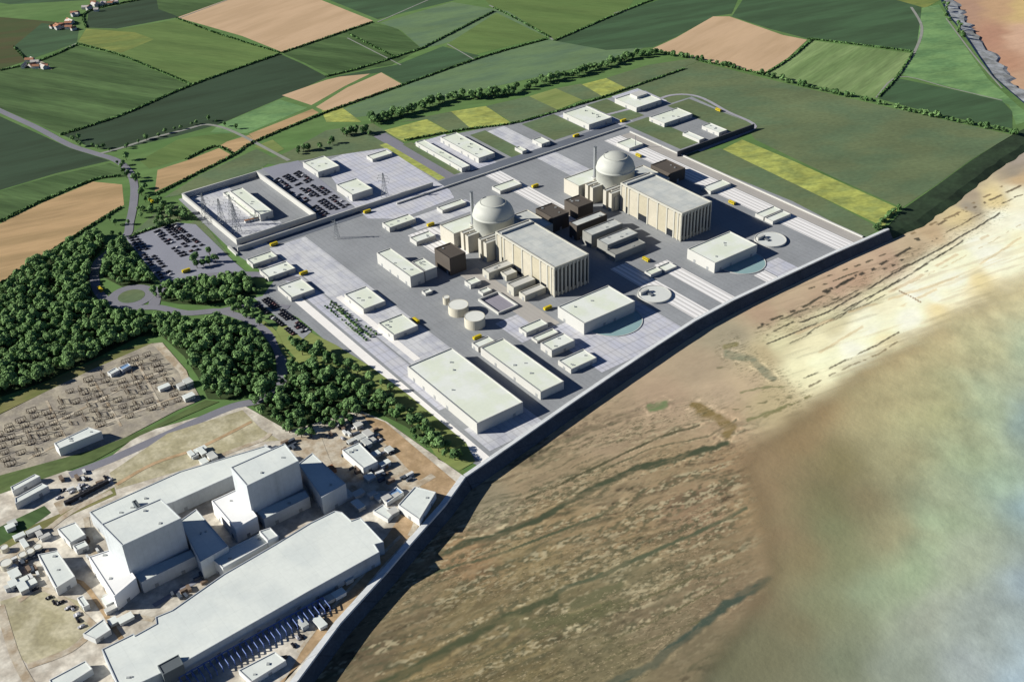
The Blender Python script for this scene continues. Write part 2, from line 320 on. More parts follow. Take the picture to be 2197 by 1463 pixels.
gp=[([(872,308),(892,303),(985,372),(965,378)],OL),([(820,312),(832,305),(948,383),(938,390)],YS),([(1007,292),(1045,278),(1137,335),(1108,342)],OL),([(1118,266),(1195,245),(1262,284),(1180,298)],OL),
([(1265,225),(1310,210),(1375,252),(1332,263)],OL),([(1355,265),(1388,251),(1497,298),(1459,330)],OL),([(1440,226),(1484,210),(1609,270),(1565,289)],OL),([(700,720),(660,690),(700,690),(1010,985),(985,975),(860,860)],OL)]
for q,m in gp[:-1]: ust('lawn',q,m,.27)
ust('road',[(812,290),(835,284),(975,378),(950,392)],ROAD,.25)
# main cross road and its low walls
ust('road',[(575,532),(640,500),(655,512),(590,545)],DROAD,.3) if False else None
a=UV(*G(600,548));b=UV(*G(1349,285))
struct('road',MB().flat(ruv(-162,-140,-245,345),.30),DROAD)
# ================================================================== BUILDINGS
def bldg(name,label,pts,h,wall=CONC,roof=ROOF,z0=0,par=.9,snap=True,cat='building',group=None,th=.9,extra=None):
    P_=ruv(*rectuv(pts,h)) if snap else ccw(W(pts,h))
    if not snap: P_=ccw(P_)
    cx=sum(p[0] for p in P_)/len(P_);cy=sum(p[1] for p in P_)/len(P_)
    e=empty(name,cx,cy,z0,label,cat,group)
    mb=MB();ins=mb.wallring(P_,th,z0,h+par,h);mb.build('wall',wall,e)
    MB().prism(ins,h-.6,h).build('roof',roof,e)
    if extra: extra(e,P_,h)
    Q=ccw(P_);n=len(Q);sun_=Vector((-1,0));R=random.Random(int(cx*7+cy*3))
    for i in range(n):
        a=Vector(Q[i]);b=Vector(Q[(i+1)%n]);L_=(b-a).length
        if L_<9 or h<4.5: continue
        d=(b-a)/L_;nn=Vector((d.y,-d.x))
        if nn.y>-.3: continue
        k=max(1,min(6,int(L_/16)));dh=min(4.2,h*.6)
        for j in range(k):
            if R.random()<.25: continue
            p=a+d*(L_*(j+.5)/k+R.uniform(-2,2));q=[p-d*1.6-nn*.02,p+d*1.6-nn*.02,p+d*1.6+nn*.18,p-d*1.6+nn*.18]
            MB().prism([tuple(v) for v in q],z0+.1,z0+dh).build('door',DOORM,e)
    if area(Q)>420 and h>4:
        a=Vector(Q[0]);ux=Vector(Q[1])-a;vy=Vector(Q[-1])-a
        for j in range(R.choice((2,3,4))):
            p=a+ux*R.uniform(.12,.85)+vy*R.uniform(.15,.85);w_=R.uniform(.6,1.2);l_=R.uniform(.7,1.6)
            if not inpoly(np.array([p.x]),np.array([p.y]),inset(Q,4))[0]: continue
            MB().lbox(p.x-l_,p.x+l_,p.y-w_,p.y+w_,h+.01,h+R.uniform(.5,1.0)).build('roof_unit',UNITM,e)
    return e
DOORM=mat('grey_door','#8f9294',.6,.08,.2,1);UNITM=mat('roof_unit_metal','#a5a9a8',.5,.08,.2,1)
def vents(e,P_,h):
    P_=[Vector(p) for p in P_];a=P_[0];ux=P_[1]-P_[0];vy=P_[3]-P_[0]
    for s,t in((.25,.7),(.5,.72),(.75,.7)):
        c=a+ux*s+vy*t;MB().lbox(c.x-1,c.x+1,c.y-1,c.y+1,h,h+1.3).build('roof_vent',STEEL,e)
Ls=[(652,349),(692,335.5),(729,355),(682,372.5)]
bldg('warehouse','square white building north of the rows of dark cars, nearest the field path',Ls,8)
bldg('warehouse','square white building between the dark car rows and the lone pylon',[(723,398),(763,383),(800,405),(755,420)],9)
bldg('store_building','narrow white shed at the far corner of the striped yard',[(788,337),(826,321),(841,329),(801,344)],4)
bldg('substation_building','long pale switch house inside the walled pylon yard',[(493.6,410.7),(521,402.5),(582,453),(558,464)],9,roof=ROOF)
bldg('lit_wall_block','low white block added for the sunlit wall and apron along the left side of the switch house in the walled yard',[(481,414),(491,411),(555,466),(543,470)],3.5)  # added block standing in for the switch house's sunlit wall and apron
bldg('gatehouse','first white flat building below the walled yard on the left site edge',[(530.5,555.7),(579.7,540.6),(596,549),(541,570.7)],5)
bldg('gatehouse','second white low building from the walled yard, with a long slot in its roof',[(562,580),(612,560),(631.6,573.4),(574,601)],5)
bldg('gatehouse','square white building beside the rows of trimmed shrubs on the left site edge',[(597.5,614.5),(644,598),(675.4,620),(623.4,641.8)],5)
bldg('workshop','square pale roofed building right of the shrub rows, upper of the matching two',[(741,632),(785,614.5),(825.8,646),(779,666.4)],5.5)
bldg('workshop','square pale roofed building between the shrub rows and the largest hall, lower of the two',[(812.8,694),(862.4,673.5),(896.6,699),(843.6,721.4)],6)
bldg('storage_hall','largest flat roofed hall at the near corner of the new site',[(874.4,786.3),(970,747),(1120.5,863.2),(1023,911)],12.4)
bldg('long_hall','long flat roofed hall beside the largest hall near the sea wall',[(1035,747),(1079.5,724.8),(1207.7,818.8),(1158,844.4)],9)
bldg('hall_annex','tiny low white annex at the inland end of the long hall by the sea wall',[(1013,737),(1047,721),(1060,731),(1027,748)],5.5)
bldg('control_building','long white building with tall lit wall standing in the grey yard near the dark cube',[(809.6,544),(835.5,533),(909,582),(882,597.4)],14)
bldg('control_annex','short wing attached to the right of the long white building in the grey yard',[(884,562.5),(909,554),(936,573.5),(911,584.5)],13)
bldg('office_building','white low block beside the cross road left of the near dome',[(820.5,480),(876.6,459),(890,470),(837,490.7)],6)
bldg('office_building','slim white block right beside the stack of the near dome along the cross road',[(937,445.6),(988.7,428),(999.6,434.7),(950,454)],4)
bldg('office_building','small white block between the low office and the dark cube near the near dome',[(879,511),(920,496),(934,506),(894,521)],5)
bldg('dark_cube','dark brown cube shaped building left of the near dome',[(930,537),(961,521),(1001,541),(969.5,555)],23,DARKCLAD,DARKCLAD)
bldg('dark_cube','dark brown cube building right of the near dome, front one of a staggered pair',[(1152.7,448),(1184,435.7),(1221,457.5),(1181.4,470)],20,DARKCLAD,DARKCLAD)
bldg('dark_cube','dark brown cube building beneath the far island, rear one of a staggered pair',[(1208.8,433),(1240,418),(1274,434),(1244,445)],18,DARKCLAD,DARKCLAD)
bldg('dark_cube','dark brown cube building behind the far turbine hall near the striped paving',[(1397.5,355),(1431.6,341),(1467,363),(1437,374)],16,DARKCLAD,DARKCLAD)
GR=mat('grey_wall','#8b8c88',.8,.12,.05,.4,seam=(0,0,0,0))
bldg('diesel_building','narrow grey block, rearmost of the three between the turbine halls',[(1221,476.7),(1289.5,453.4),(1303,463),(1234.8,486)],20,DARKCLAD,ROOF2)
bldg('diesel_building','narrow grey block, middle of the three between the turbine halls',[(1251,494.5),(1319.5,470),(1333,481),(1267.6,508)],17,GR,ROOF2)
bldg('diesel_building','broad grey block, nearest the sea of the three between the turbine halls',[(1284,513.6),(1347,489),(1366,500),(1303,530)],14,GR,ROOF2)
bldg('electrical_annex','low grey block adjoining the seaward end of the three grey blocks',[(1303,538),(1366,510),(1382,522),(1320,550)],9,GR,GR)
bldg('pump_house','big flat white pump house in front of the near turbine hall by its round pool',[(1193.8,657.5),(1305.9,615.2),(1360.6,645.2),(1256.7,697.2)],14)
bldg('pump_house','big flat white pump house in front of the far turbine hall by its round pool',[(1473.8,531.8),(1569.5,499),(1621.5,525),(1534,568.8)],13)
bldg('service_building','small grey roofed block at the start of the row below the yard pit',[(1111.7,705),(1158,685),(1177,694.5),(1131,715)],5)
bldg('service_building','thin low slab building between two small halls near the sunken yard',[(1141.8,727),(1183,704),(1196.5,712),(1155.5,735)],2.2)
bldg('service_building','square white building between the near pump house and the long hall, rear of two',[(1158,735.5),(1207.4,717.7),(1234.8,728.6),(1185.6,754.6)],8)
bldg('service_building','square white building closest to the sea wall between pump house and long hall',[(1198,775),(1251,749),(1278.5,767),(1227,795)],5)
bldg('cabin','tiny white cabin by the long white building in the grey yard',[(905,625),(919,620.6),(930,625),(912,631.6)],2.6)
bldg('cabin','small white cabin beside the sunken yard below the near dome',[(997,604),(1018,595),(1033,603),(1010,613)],5)
bldg('cabin','lower flat cabin touching the rim of the sunken yard',[(1027,623),(1046,616.5),(1058,625),(1032,630)],3)
bldg('terrace_building','long thin white terrace at the upper edge of the site, first from the lawn road',[(898,304),(911,300),(1003.8,355.6),(986.7,366)],6)
bldg('upper_hall','wide white building beside the thin terrace at the upper site edge',[(949,294),(980,285.5),(1062,330),(1021,342)],7,extra=vents)
bldg('upper_hall','white building by the hedge line above the far dome and its cross road',[(1202,243),(1267,227),(1308,256),(1265,267)],8,extra=vents)
def topbox(e,P_,h):
    P_=[Vector(p) for p in P_];c=[P_[0]+(P_[1]-P_[0])*s+(P_[3]-P_[0])*t for s,t in((.12,.5),(.45,.5),(.45,.92),(.12,.92))]
    MB().prism([tuple(q) for q in c],h,h+4).build('penthouse',CONC,e)
bldg('upper_hall','farthest white building on the site, with a raised penthouse on its roof',[(1321.7,213.7),(1369.6,195),(1417.5,213.7),(1368,234)],7,extra=topbox)
bldg('upper_hall','flat white building right of the one with the penthouse, facing the olive plateau',[(1393.5,253),(1455,230.8),(1481,246),(1427.7,266.7)],6)
bldg('kiosk_building','small white block in the right corner yard, nearer the bent access lane',[(1510,272),(1522,263),(1558,280),(1542.6,287)],5)
bldg('kiosk_building','small slim white block in the right corner yard beside the dark boundary wall',[(1465.6,287),(1476,282),(1510,297.4),(1501.5,302.6)],4)
bldg('kiosk_building','small white block on the grass above the cross road',[(1142,301),(1161,294),(1178,304),(1164.4,311)],5)
bldg('kiosk_building','tiny white block by the pale ramp above the cross road',[(1106,318),(1114,314),(1130,323),(1120,326.5)],4)
bldg('kiosk_building','white block by the thin mast at the top of the striped paving',[(1325,307.7),(1352.5,296),(1378,309),(1351,321)],4)
bldg('kiosk_building','white block beside the cross road between the two domes',[(1051.6,403),(1099.5,386),(1121.7,395),(1077,410)],4)
bldg('kiosk_building','white low block on the striped paving by the far circular basin, rear half',[(1621.7,460),(1658.6,442.5),(1676,451),(1639,468)],4)
bldg('kiosk_building','white low block on the striped paving by the far circular basin, front half',[(1641.5,469),(1678.5,452),(1697,460),(1658.6,476.7)],4)
bldg('kiosk_building','low white block on the striped paving behind the far turbine hall',[(1507,403),(1548,385),(1566,395),(1525,413)],4)
# ---- boundary walls
def wall(name,label,pts,w,z0,z1,m,cat='wall'):
    o=None;pts_=pts;mb=MB();n=len(pts);L=[];R=[]
    for i in range(n):
        a=Vector(pts[max(i-1,0)]);b=Vector(pts[min(i+1,n-1)]);d=(b-a).normalized();nn=Vector((-d.y,d.x))*w/2;p=Vector(pts[i]);L.append(p+nn);R.append(p-nn)
    for i in range(n-1):
        q=[L[i],L[i+1],R[i+1],R[i]];o_=len(mb.v)
    k=0;mb.v=[(*p,z) for z in(z0,z1) for p in L]+[(*p,z) for z in(z0,z1) for p in R]
    for i in range(n-1):
        mb.f+=[(i+1,i,n+i,n+i+1),(2*n+i,2*n+i+1,3*n+i+1,3*n+i),(n+i+1,n+i,3*n+i,3*n+i+1)]
    mb.f+=[(0,2*n,3*n,n),(3*n-1,n-1,2*n-1,4*n-1)]
    return tag(mb.build(name,m),label,cat)
def uvl(*p): return [XY(*q) for q in p]
c1=[UV(*G(*p,7)) for p in((395,418),(553,366),(669,459),(509,517))]
u0=(c1[0][0]+c1[1][0])/2;u1=(c1[2][0]+c1[3][0])/2;v0=(c1[0][1]+c1[3][1])/2;v1=(c1[1][1]+c1[2][1])/2
wall('yard_wall','white wall enclosing the pylon yard at the left corner of the new site',uvl((u0,v0),(u0,v1),(u1,v1),(u1,v0),(u0,v0)),2.4,0,8,CONC)
SUB=(u0,u1,v0,v1)
struct('paving_strip',MB().flat(ruv(u0+3,u1-3,v0+3,(v0+v1)/2+8),.2),STRIP)
l1=UV(*G(514,543));l2=UV(*G(925,398));um=(l1[0]+l2[0])/2
wall('retaining_wall','long low dark faced retaining wall along the upper side of the cross road',uvl((um,l1[1]),(um,l2[1])),1.6,0,6.5,CONC)
l1=UV(*G(508,548));
wall('retaining_wall','short white wall stub at the left site gate below the pylon yard',[G(491,532),G(509,549)],3,0,3,CONC)
l1=UV(*G(930,455));l2=UV(*G(1349,287))
wall('retaining_wall','low wall on the seaward side of the cross road behind the two domes',uvl((-139,-60),(-139,345)),1.6,0,2.5,CONC)
l1=UV(*G(1458,339));l2=UV(*G(1612,275));um=(l1[0]+l2[0])/2
wall('boundary_wall','straight dark faced wall edging the right corner yard above the yellow strip',uvl((um,l1[1]),(um,l2[1])),1.6,0,8,mat('shade_toned_wall','#4a4b50',.9,.1))  # the wall's shadow is put into its dark colour
wall('kerb_wall','long pale kerb wall along the right edge of the site from the road end to the sea',W([(1352,284),(1600,397),(1851,510)]),2,0,2,CONC)
# ================================================================== REACTOR UNITS
def unit(du,dv,which):
    def X(u,v): return XY(u+du,v+dv)
    cx,cy=X(30,-21)
    e=empty('reactor_building',cx,cy,0,'%s reactor building with grey dome, towers and low roofs around it'%which,'reactor building')
    prof=[(25.5,12),(25.5,38),(26.1,38.2),(26.1,39.6),(25.4,39.8)]+[(25.4*math.cos(t),39.8+19.5*math.sin(t)) for t in np.linspace(.08,.85,9)]+[(16.2,55.1),(16.2,55.9)]+[(25.4*math.cos(t)*.985,40+19.6*math.sin(t)) for t in np.linspace(.9,1.52,10)]
    MB().lathe(cx,cy,prof,64).build('dome',DOMEM,e,True)
    def bx(name,u0,u1,v0,v1,h,m=CONC,par=.8,rm=ROOF2,z0=0):
        mb=MB();P_=ccw(ruv(u0+du,u1+du,v0+dv,v1+dv));ins=mb.wallring(P_,.8,z0,h+par,h);w=mb.build(name,m,e);w2=MB().prism(ins,h-.5,h)
        r=w2.build('roof',rm,e);r.parent=w
    CB=mat('island_concrete','#bab6a9',.8,.08,.05,.5)
    bx('fuel_building',-18,13,-70,18,20,CB,rm=ROOF)
    bx('safeguard_block',13.2,17.8,-46,18,22,CB)
    bx('stair_tower',18,24,-63,12,22.5,CB);bx('stair_tower',28,34,-63,12,22.5,CB);bx('safeguard_block',24.2,27.8,-55,12,22,CB)
    bx('safeguard_block',34.2,49.8,-40,12,22,CB)
    bx('stair_tower',50,56,-59,10,25,CB);bx('stair_tower',61,67,-59,10,25,CB);bx('safeguard_block',56.2,60.8,-52,10,24.5,CB)
    bx('safeguard_block',13.2,66,18.2,44,17,CB)
    
    # turbine hall
    hx,hy=X(130,-22)
    t=empty('turbine_hall',hx,hy,0,'%s turbine hall with grey roof, tan side panels and a ribbed dark end'%which,'turbine hall')
    U0,U1,V0,V1,h=70+du,184+du,-47+dv,4+dv,38.5
    MB().box(U0+1.5,U1-1.5,V0+1.5,V1-1.5,0,h-1.2).build('wall',BEIGE,t)
    mb=MB();ins=mb.wallring(ccw(ruv(U0,U1,V0,V1)),1.4,h-1.5,h+1,h);mb.build('cornice',BEIGE,t)
    MB().prism(ins,h-.9,h).build('roof',ROOF2,t)
    MB().box(U0+9,U0+10.2,V0+2,V1-2,h,h+2.6).build('roof_kerb',CONC,t)
    # seaward end: nine piers with dark glazing between
    n=9;wd=(V1-V0)/n
    for i in range(n+1):
        v=V0+i*wd;a=max(V0,v-1.1);b=min(V1,v+1.1);MB().box(U1-1.4,U1,a,b,0,h-1.6).build('pier',BEIGE,t)
    for i in range(n):
        v=V0+i*wd;MB().box(U1-1.45,U1-1.1,v+1.5,v+wd-1.5,4 if i%3 else 7,h-5).build('window',BLACKG,t)
    # long lit side: piers, tan panels, slots
    us=[U0,U0+9,U0+15,U0+33,U0+51,U0+69,U0+86,U0+99,U0+106,U1-2.4]
    for i,u in enumerate(us): MB().box(u,u+2.2,V0,V0+1.48,0,h-1.6).build('pier',BEIGE,t)
    for i in range(len(us)-1):
        if i in(1,3,6): MB().box(us[i]+3.2,us[i+1]-1,V0+.9,V0+1.46,0,9).build('door',BLACKG,t)
        MB().box(us[i]+2.5,us[i+1]-.3,V0+.55,V0+1.47,9.5 if i in(1,3,6) else 1,h-3).build('side_panel',TAN if i%2 else mat('cream_panel','#b4ae9d',.85,.14,.06,.5),t)
    # stack
    sx,sy=X(6,-36)
    s=empty('vent_stack',sx,sy,18,'slim grey vent stack standing on the roof beside the %s dome'%which.lower(),'chimney stack')
    MB().cyl(sx,sy,2.3,1.9,18,64,16).build('shaft',mat('stack_concrete','#8f9294',.7,.08),s);MB().cyl(sx,sy,2.2,2.2,64,65,16).build('cap',STEEL,s);MB().cyl(sx,sy,4,4,18,21.5,16).build('footing',CONC,s)
unit(0,0,'Near');unit(-6,204,'Far')
bldg('lift_tower','tall beige block with a shadowed side standing before the far dome island',[(1296,412),(1319.5,404),(1341,417),(1317,426)],19,BEIGE,ROOF2)
for lab,q,h in (('beige annex with a flat roof against the near turbine hall, furthest inland of four',[(1036.5,578),(1090,557),(1101,567),(1047.5,588)],9),('small beige cube annex against the near turbine hall, second of four',[(1074.8,583.7),(1098,575.5),(1109,585),(1084,593)],7),
    ('larger beige annex against the near turbine hall, third of four',[(1085.7,611),(1131,590.5),(1150,599),(1105,618)],11),('beige annex against the near turbine hall, nearest the sea of four',[(1113,626),(1158,611),(1174.6,618),(1124,635.7)],7)):
    bldg('turbine_annex',lab,q,h,BEIGE,CONC)
# sunken yard
r=rectuv([(1029.7,645),(1066.6,629),(1114.5,659),(1065,676.7)],0)
e=empty('sunken_yard',*XY((r[0]+r[1])/2,(r[2]+r[3])/2),0,'open pit yard with low kerb walls beside the two round tanks','yard')
mb=MB();mb.wallring(ccw(ruv(*r)),1.6,0,3,.4);mb.build('kerb',CONC,e);MB().flat(ruv(r[0]+1.6,r[1]-1.6,r[2]+1.6,r[3]-1.6),.4).build('floor',mat('yard_floor','#8d8a94',.9,.1,.05,.5,seam=(0,5,.4,.85)),e)
# tanks
def tank(px,py,rpx,h,lab,name='storage_tank',z=0,grp=None):
    x,y=G(px,py,h);d=math.dist((x,y,h),(0,0,H));r=rpx*d/F
    e=empty(name,x,y,z,lab,'tank',grp);MB().lathe(x,y,[(r,0),(r,h),(r-.6,h),(r-.6,h-.7),(.01,h-.3)],40).build('shell',mat('tank_concrete','#c4bfae',.75,.07,.05,.5),e);MB().cyl(x,y,r-.7,r-.7,h-.6,h-.25,40).build('roof',mat('tank_roof','#d9dad2',.6,.05,.05,.4),e)
    return e
tank(983,653,22,11,'round white topped tank in the grey yard, middle sized position beside the small tank')
tank(1018,678,22.5,12,'round white topped tank in the grey yard, the one nearer the sea')
tank(957,637,7.5,9,'small round tank, tiniest of the three in the grey yard')
# basins
def basin(px,py,rpx,lab):
    x,y=G(px,py,2.5);r=rpx*math.dist((x,y,0),(0,0,H))/F;e=empty('circular_basin',x,y,0,lab,'basin')
    MB().lathe(x,y,[(r,0),(r,2.5),(r-1,2.5),(r-1,1.9),(.01,1.9)],48).build('rim',CONC,e);MB().cyl(x,y,r-1.1,r-1.1,1.6,2.0,48).build('deck',mat('basin_deck','#cdd0cc',.7,.05),e)
    u,v=UV(x,y);MB().box(u-r*.55,u-r*.35,v-r*.75,v-r*.1,1.9,6).build('gantry_house',CONC,e);MB().box(u-r*.3,u+r*.1,v-r*.35,v-r*.15,1.9,3.6).build('walkway',STEEL,e)
basin(1404,630,36,'white circular basin with a small gantry beside the near pump house')
basin(1653,512.7,33,'white circular basin with a small gantry beside the far pump house')
for px,py,rp,l in((1313,687,64,'near'),(1590,563,50,'far')):
    x,y=G(px,py);r=rp*math.dist((x,y,0),(0,0,H))/F
    e=empty('round_pool',x,y,.1,'half hidden round blue green pool at the %s pump house'%l,'pool')
    mb=MB();prof=[(r+.9,0.1),(r+.9,.9),(r,.9),(r,.45)];o=0
    mb.lathe(x,y,prof,64);mb.f.pop();mb.build('rim',CONC,e);MB().cyl(x,y,r,r,.2,.5,64).build('water_surface',POOL,e)
bldg('culvert_slab','low white slab on the paired paving strips right of the near basin',[(1410,573),(1437,563),(1452,573),(1425,584)],2)
bldg('culvert_slab','small white slab house beside the near pump house corner shadow',[(1383,583),(1408,573),(1420,581),(1396,591)],4)
# ================================================================== SEA WALLS
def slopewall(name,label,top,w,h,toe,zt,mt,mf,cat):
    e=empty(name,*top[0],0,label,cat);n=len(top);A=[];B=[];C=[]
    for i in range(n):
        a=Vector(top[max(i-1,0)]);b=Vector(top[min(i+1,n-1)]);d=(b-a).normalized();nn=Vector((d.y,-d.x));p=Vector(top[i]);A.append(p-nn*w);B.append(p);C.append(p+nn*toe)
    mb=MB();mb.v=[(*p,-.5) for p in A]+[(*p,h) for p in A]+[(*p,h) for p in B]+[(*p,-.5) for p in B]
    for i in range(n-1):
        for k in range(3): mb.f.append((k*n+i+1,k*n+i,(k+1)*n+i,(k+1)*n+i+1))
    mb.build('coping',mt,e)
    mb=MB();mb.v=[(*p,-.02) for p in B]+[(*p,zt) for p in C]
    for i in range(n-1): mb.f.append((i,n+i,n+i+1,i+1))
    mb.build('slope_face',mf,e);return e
SEAC=mat('sea_wall_concrete','#d3d6d6',.8,.14,.04,.4,seam=(14,0,.5,.72));SEAF=mat('sea_wall_shaded_face','#52575c',.9,.4,.06,.5,seam=(14,0,.5,.7))  # lit coping and shaded face painted as two tones of one wall
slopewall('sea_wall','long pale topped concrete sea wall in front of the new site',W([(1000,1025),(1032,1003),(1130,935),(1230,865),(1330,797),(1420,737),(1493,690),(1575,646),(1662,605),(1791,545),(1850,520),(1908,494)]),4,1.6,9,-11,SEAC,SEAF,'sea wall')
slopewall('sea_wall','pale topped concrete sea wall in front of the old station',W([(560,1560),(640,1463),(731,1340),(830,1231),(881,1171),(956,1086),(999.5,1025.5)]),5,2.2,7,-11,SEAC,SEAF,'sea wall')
w2=[G(*p) for p in[(600,1545),(668,1463),(752,1348),(845,1240),(900,1172),(955,1108),(975,1075)]]
def cliff(name,line,rows,m,jit=.07):
    n=len(line);mb=MB();L=[]
    for i in range(n):
        a=Vector(line[max(i-1,0)]);b=Vector(line[min(i+1,n-1)]);d=(b-a).normalized();L.append(Vector((d.y,-d.x)))
    for k,(off,z) in enumerate(rows):
        for i in range(n):
            p=Vector(line[i])+L[i]*off*min(1,.22+i/7)*(1+jit*random.uniform(-1,1)*(k>0));mb.v.append((p.x,p.y,z))
    for k in range(len(rows)-1):
        for i in range(n-1): mb.f.append((k*n+i,(k+1)*n+i,(k+1)*n+i+1,k*n+i+1))
    return struct(name,mb,m)
cliff('embankment',smooth(W([(1893,498),(1939,448),(2010,398),(2083,345),(2175,287),(2230,262)]),6),[(0,-.08),(24,-5),(40,-11.5)],fm('bank_grass','#3f5738','#384c32',.5,.2,.6,.03))
cliff('cliff',smooth(W([(2230,262),(2240,248),(2197,222),(2165,195),(2130,165),(2095,115),(2065,70),(2035,35),(2020,5),(2005,-40)]),6),[(0,-.08),(4,-3),(30,-7),(42,-13)],mat('cliff_rock','#adb0b2',.9,.4,.04,.2,tint='#8d8f8c'),.3)
# ================================================================== BEACH AND SEA
BP=[(1050,1080,'#9a8a72'),(1150,1020,'#a58d70'),(1300,930,'#b0957a'),(1420,860,'#b89a80'),(1500,790,'#b39a80'),(1560,720,'#a89880'),(1640,680,'#b5957c'),(1750,640,'#b5967c'),(1850,600,'#b8937a'),(1960,540,'#b99e80'),(2080,450,'#a59585'),(2180,370,'#a09080'),
(1690,700,'#cdbc94'),(1780,690,'#ddd0a8'),(1750,730,'#eadcb4'),(1720,790,'#f0e4ba'),(1850,690,'#f7edd0'),(1950,630,'#fff2d8'),(2050,555,'#f9ecc8'),(2150,470,'#fff5dc'),(2190,420,'#fbefd0'),(2197,510,'#fbeec8'),(1900,720,'#f0ddb0'),(2000,660,'#ead29c'),(2100,600,'#e8d09a'),
(1640,760,'#c4ad86'),(1640,850,'#c5ae86'),(1560,900,'#bb9c7e'),(1300,1040,'#a58c6c'),(1450,1000,'#a08666'),(1580,990,'#a08262'),(1200,1120,'#9d8360'),(1500,1100,'#9c7e62'),(1350,1150,'#a08562'),(1000,1200,'#a07f5c'),(1150,1210,'#98825c'),(1350,1230,'#8f8060'),(1550,1180,'#917a5c'),
(900,1300,'#8f7a5c'),(780,1400,'#7f6c52'),(1000,1300,'#8d7a56'),(1200,1300,'#7d7050'),(1400,1330,'#86745a'),(1550,1280,'#8c765c'),(900,1440,'#8a7550'),(1100,1420,'#857450'),(1300,1400,'#7f7254'),(1500,1380,'#84745a'),(1620,1100,'#a08462'),
(2080,20,'#b08a70'),(2130,80,'#b5866a'),(2160,140,'#b98a6a'),(2190,180,'#c09a78'),(2190,20,'#cdb070'),(2150,10,'#c09a70'),(2197,80,'#d0a888')]
BANDS=[([(940,1190),(1010,1165),(1090,1140),(1150,1115),(1230,1070),(1290,1040),(1370,1005),(1450,985),(1560,950)],7,'#454b38'),([(890,1240),(1070,1190),(1170,1150),(1290,1105)],3,'#505540'),
([(1190,1275),(1215,1258),(1300,1230),(1400,1180),(1480,1150),(1600,1090)],5,'#565a45'),([(810,1475),(930,1412),(1010,1365),(1060,1332),(1140,1300),(1190,1280)],11,'#4d5039'),
([(1280,1475),(1400,1425),(1470,1368),(1560,1295),(1650,1245)],9.5,'#455046'),([(880,1463),(1000,1425),(1200,1345),(1400,1275),(1500,1232)],2.5,'#655f44'),
([(1130,1070),(1200,1040),(1280,1000),(1420,935),(1500,912)],2.6,'#4f4c38'),([(1290,1010),(1400,960),(1520,935),(1580,900)],2,'#66604a'),([(1290,1380),(1450,1310),(1560,1245)],2,'#6a6348'),([(1200,1463),(1340,1395),(1500,1330)],2,'#6a6348'),([(1490,870),(1530,895),(1570,915),(1560,930)],12,'#857048'),([(1555,745),(1580,738)],5,'#857c50'),([(1395,875),(1425,868)],9,'#74805a'),
([(1560,760),(1610,770),(1660,810)],8,'#8d8a74'),([(1100,1340),(1230,1320),(1340,1300)],14,'#666246'),([(1230,1300),(1330,1255)],10,'#6c674c')]
BP+=[(1665,738,'#e0d3a8'),(1760,775,'#f8edc6'),(1820,750,'#fff4d4'),(1880,705,'#fff4d4'),(1940,682,'#fff3d6'),(2000,640,'#fff3d8'),(2060,600,'#fff2d6'),(2130,560,'#fff2d6'),(2197,480,'#fff6e0'),(2100,520,'#fff4da'),(2000,570,'#f6e8c8'),(1900,650,'#f2e6c4'),(1700,665,'#b89a80'),(1800,615,'#bb9880'),(1900,562,'#ba9880'),(2000,500,'#c6a682'),(2060,462,'#e2c690'),(2130,425,'#ecd096'),(2190,385,'#d0ac80'),(2080,420,'#b09a84'),(2180,340,'#a8968a'),(1790,700,'#d8c8a0'),(1880,640,'#e6d8b0'),(1600,830,'#c8ac8c'),(1540,850,'#c2a68a'),(1660,870,'#bfa982')]
LEDGE_PX=[([(1760,600),(1850,566),(1900,545)],1.6,.55,'#4a4436'),([(1660,712),(1760,664),(1870,610),(1950,566)],1.3,.7,'#3a382e'),([(1780,690),(1900,632),(1990,580)],1.1,.7,'#5a5444'),([(1850,600),(1930,562),(2010,515)],2.6,.45,'#2f2d27'),([(2030,500),(2110,455),(2197,415)],1.3,.6,'#5a4c3a'),([(1700,690),(1745,668)],3.,.6,'#4b473a'),([(1950,610),(2080,545),(2197,478)],1.1,.6,'#b39a74'),([(1646,720),(1779,668),(1912,591),(2038,522),(2145,458)],2.0,1.,'#2c2b26'),([(1646,739),(1779,682),(1924,606),(2065,518)],1.6,1.,'#2c2b26'),([(1684,743),(1870,637),(2027,541)],1.1,.8,'#4a463a'),([(1634,697),(1737,652),(1836,591)],2.6,.55,'#34322a'),([(1741,640),(1893,568),(1970,522)],3.2,.45,'#2c2b26'),([(1735,622),(1840,585)],1.6,.6,'#4c4638'),([(1925,528),(1975,512)],4,.5,'#3a372e'),
([(1779,789),(1882,739),(1928,713)],1.7,.9,'#4e4436'),([(1722,812),(1771,793)],2,.7,'#4e4a38'),([(1741,766),(1874,686),(2008,621)],3,1.,'#cdb088'),([(1817,671),(2065,591),(2190,510)],2.4,1.,'#d2b48a'),([(1700,720),(1830,668),(1960,600),(2120,505)],3.2,1.,'#c4a684'),([(2008,484),(2122,431),(2190,400)],2.2,.6,'#6a5a46'),([(1950,505),(2060,455),(2150,400)],2,.5,'#8a7458'),([(1625,705),(1720,668),(1800,640)],2,.5,'#4e4a3c'),([(1650,760),(1740,715)],1.4,.7,'#6a6450'),([(1930,622),(1975,648)],1.4,1.,'#8a6a50'),([(1600,712),(1640,694)],2,.5,'#5c5644')]
def ledgelines():
    out=[];bx=[(1630,700),(1990,500)]
    for k,off in enumerate((0,9,17,27,36,47,58,70,84)):
        a=(1625+off*.9+(k%3)*14,700+off*.95);b=(1975+off*1.3,505+off*.75);out.append((a,b,1.9 if k in(3,4,5) else 1.3))
    return out
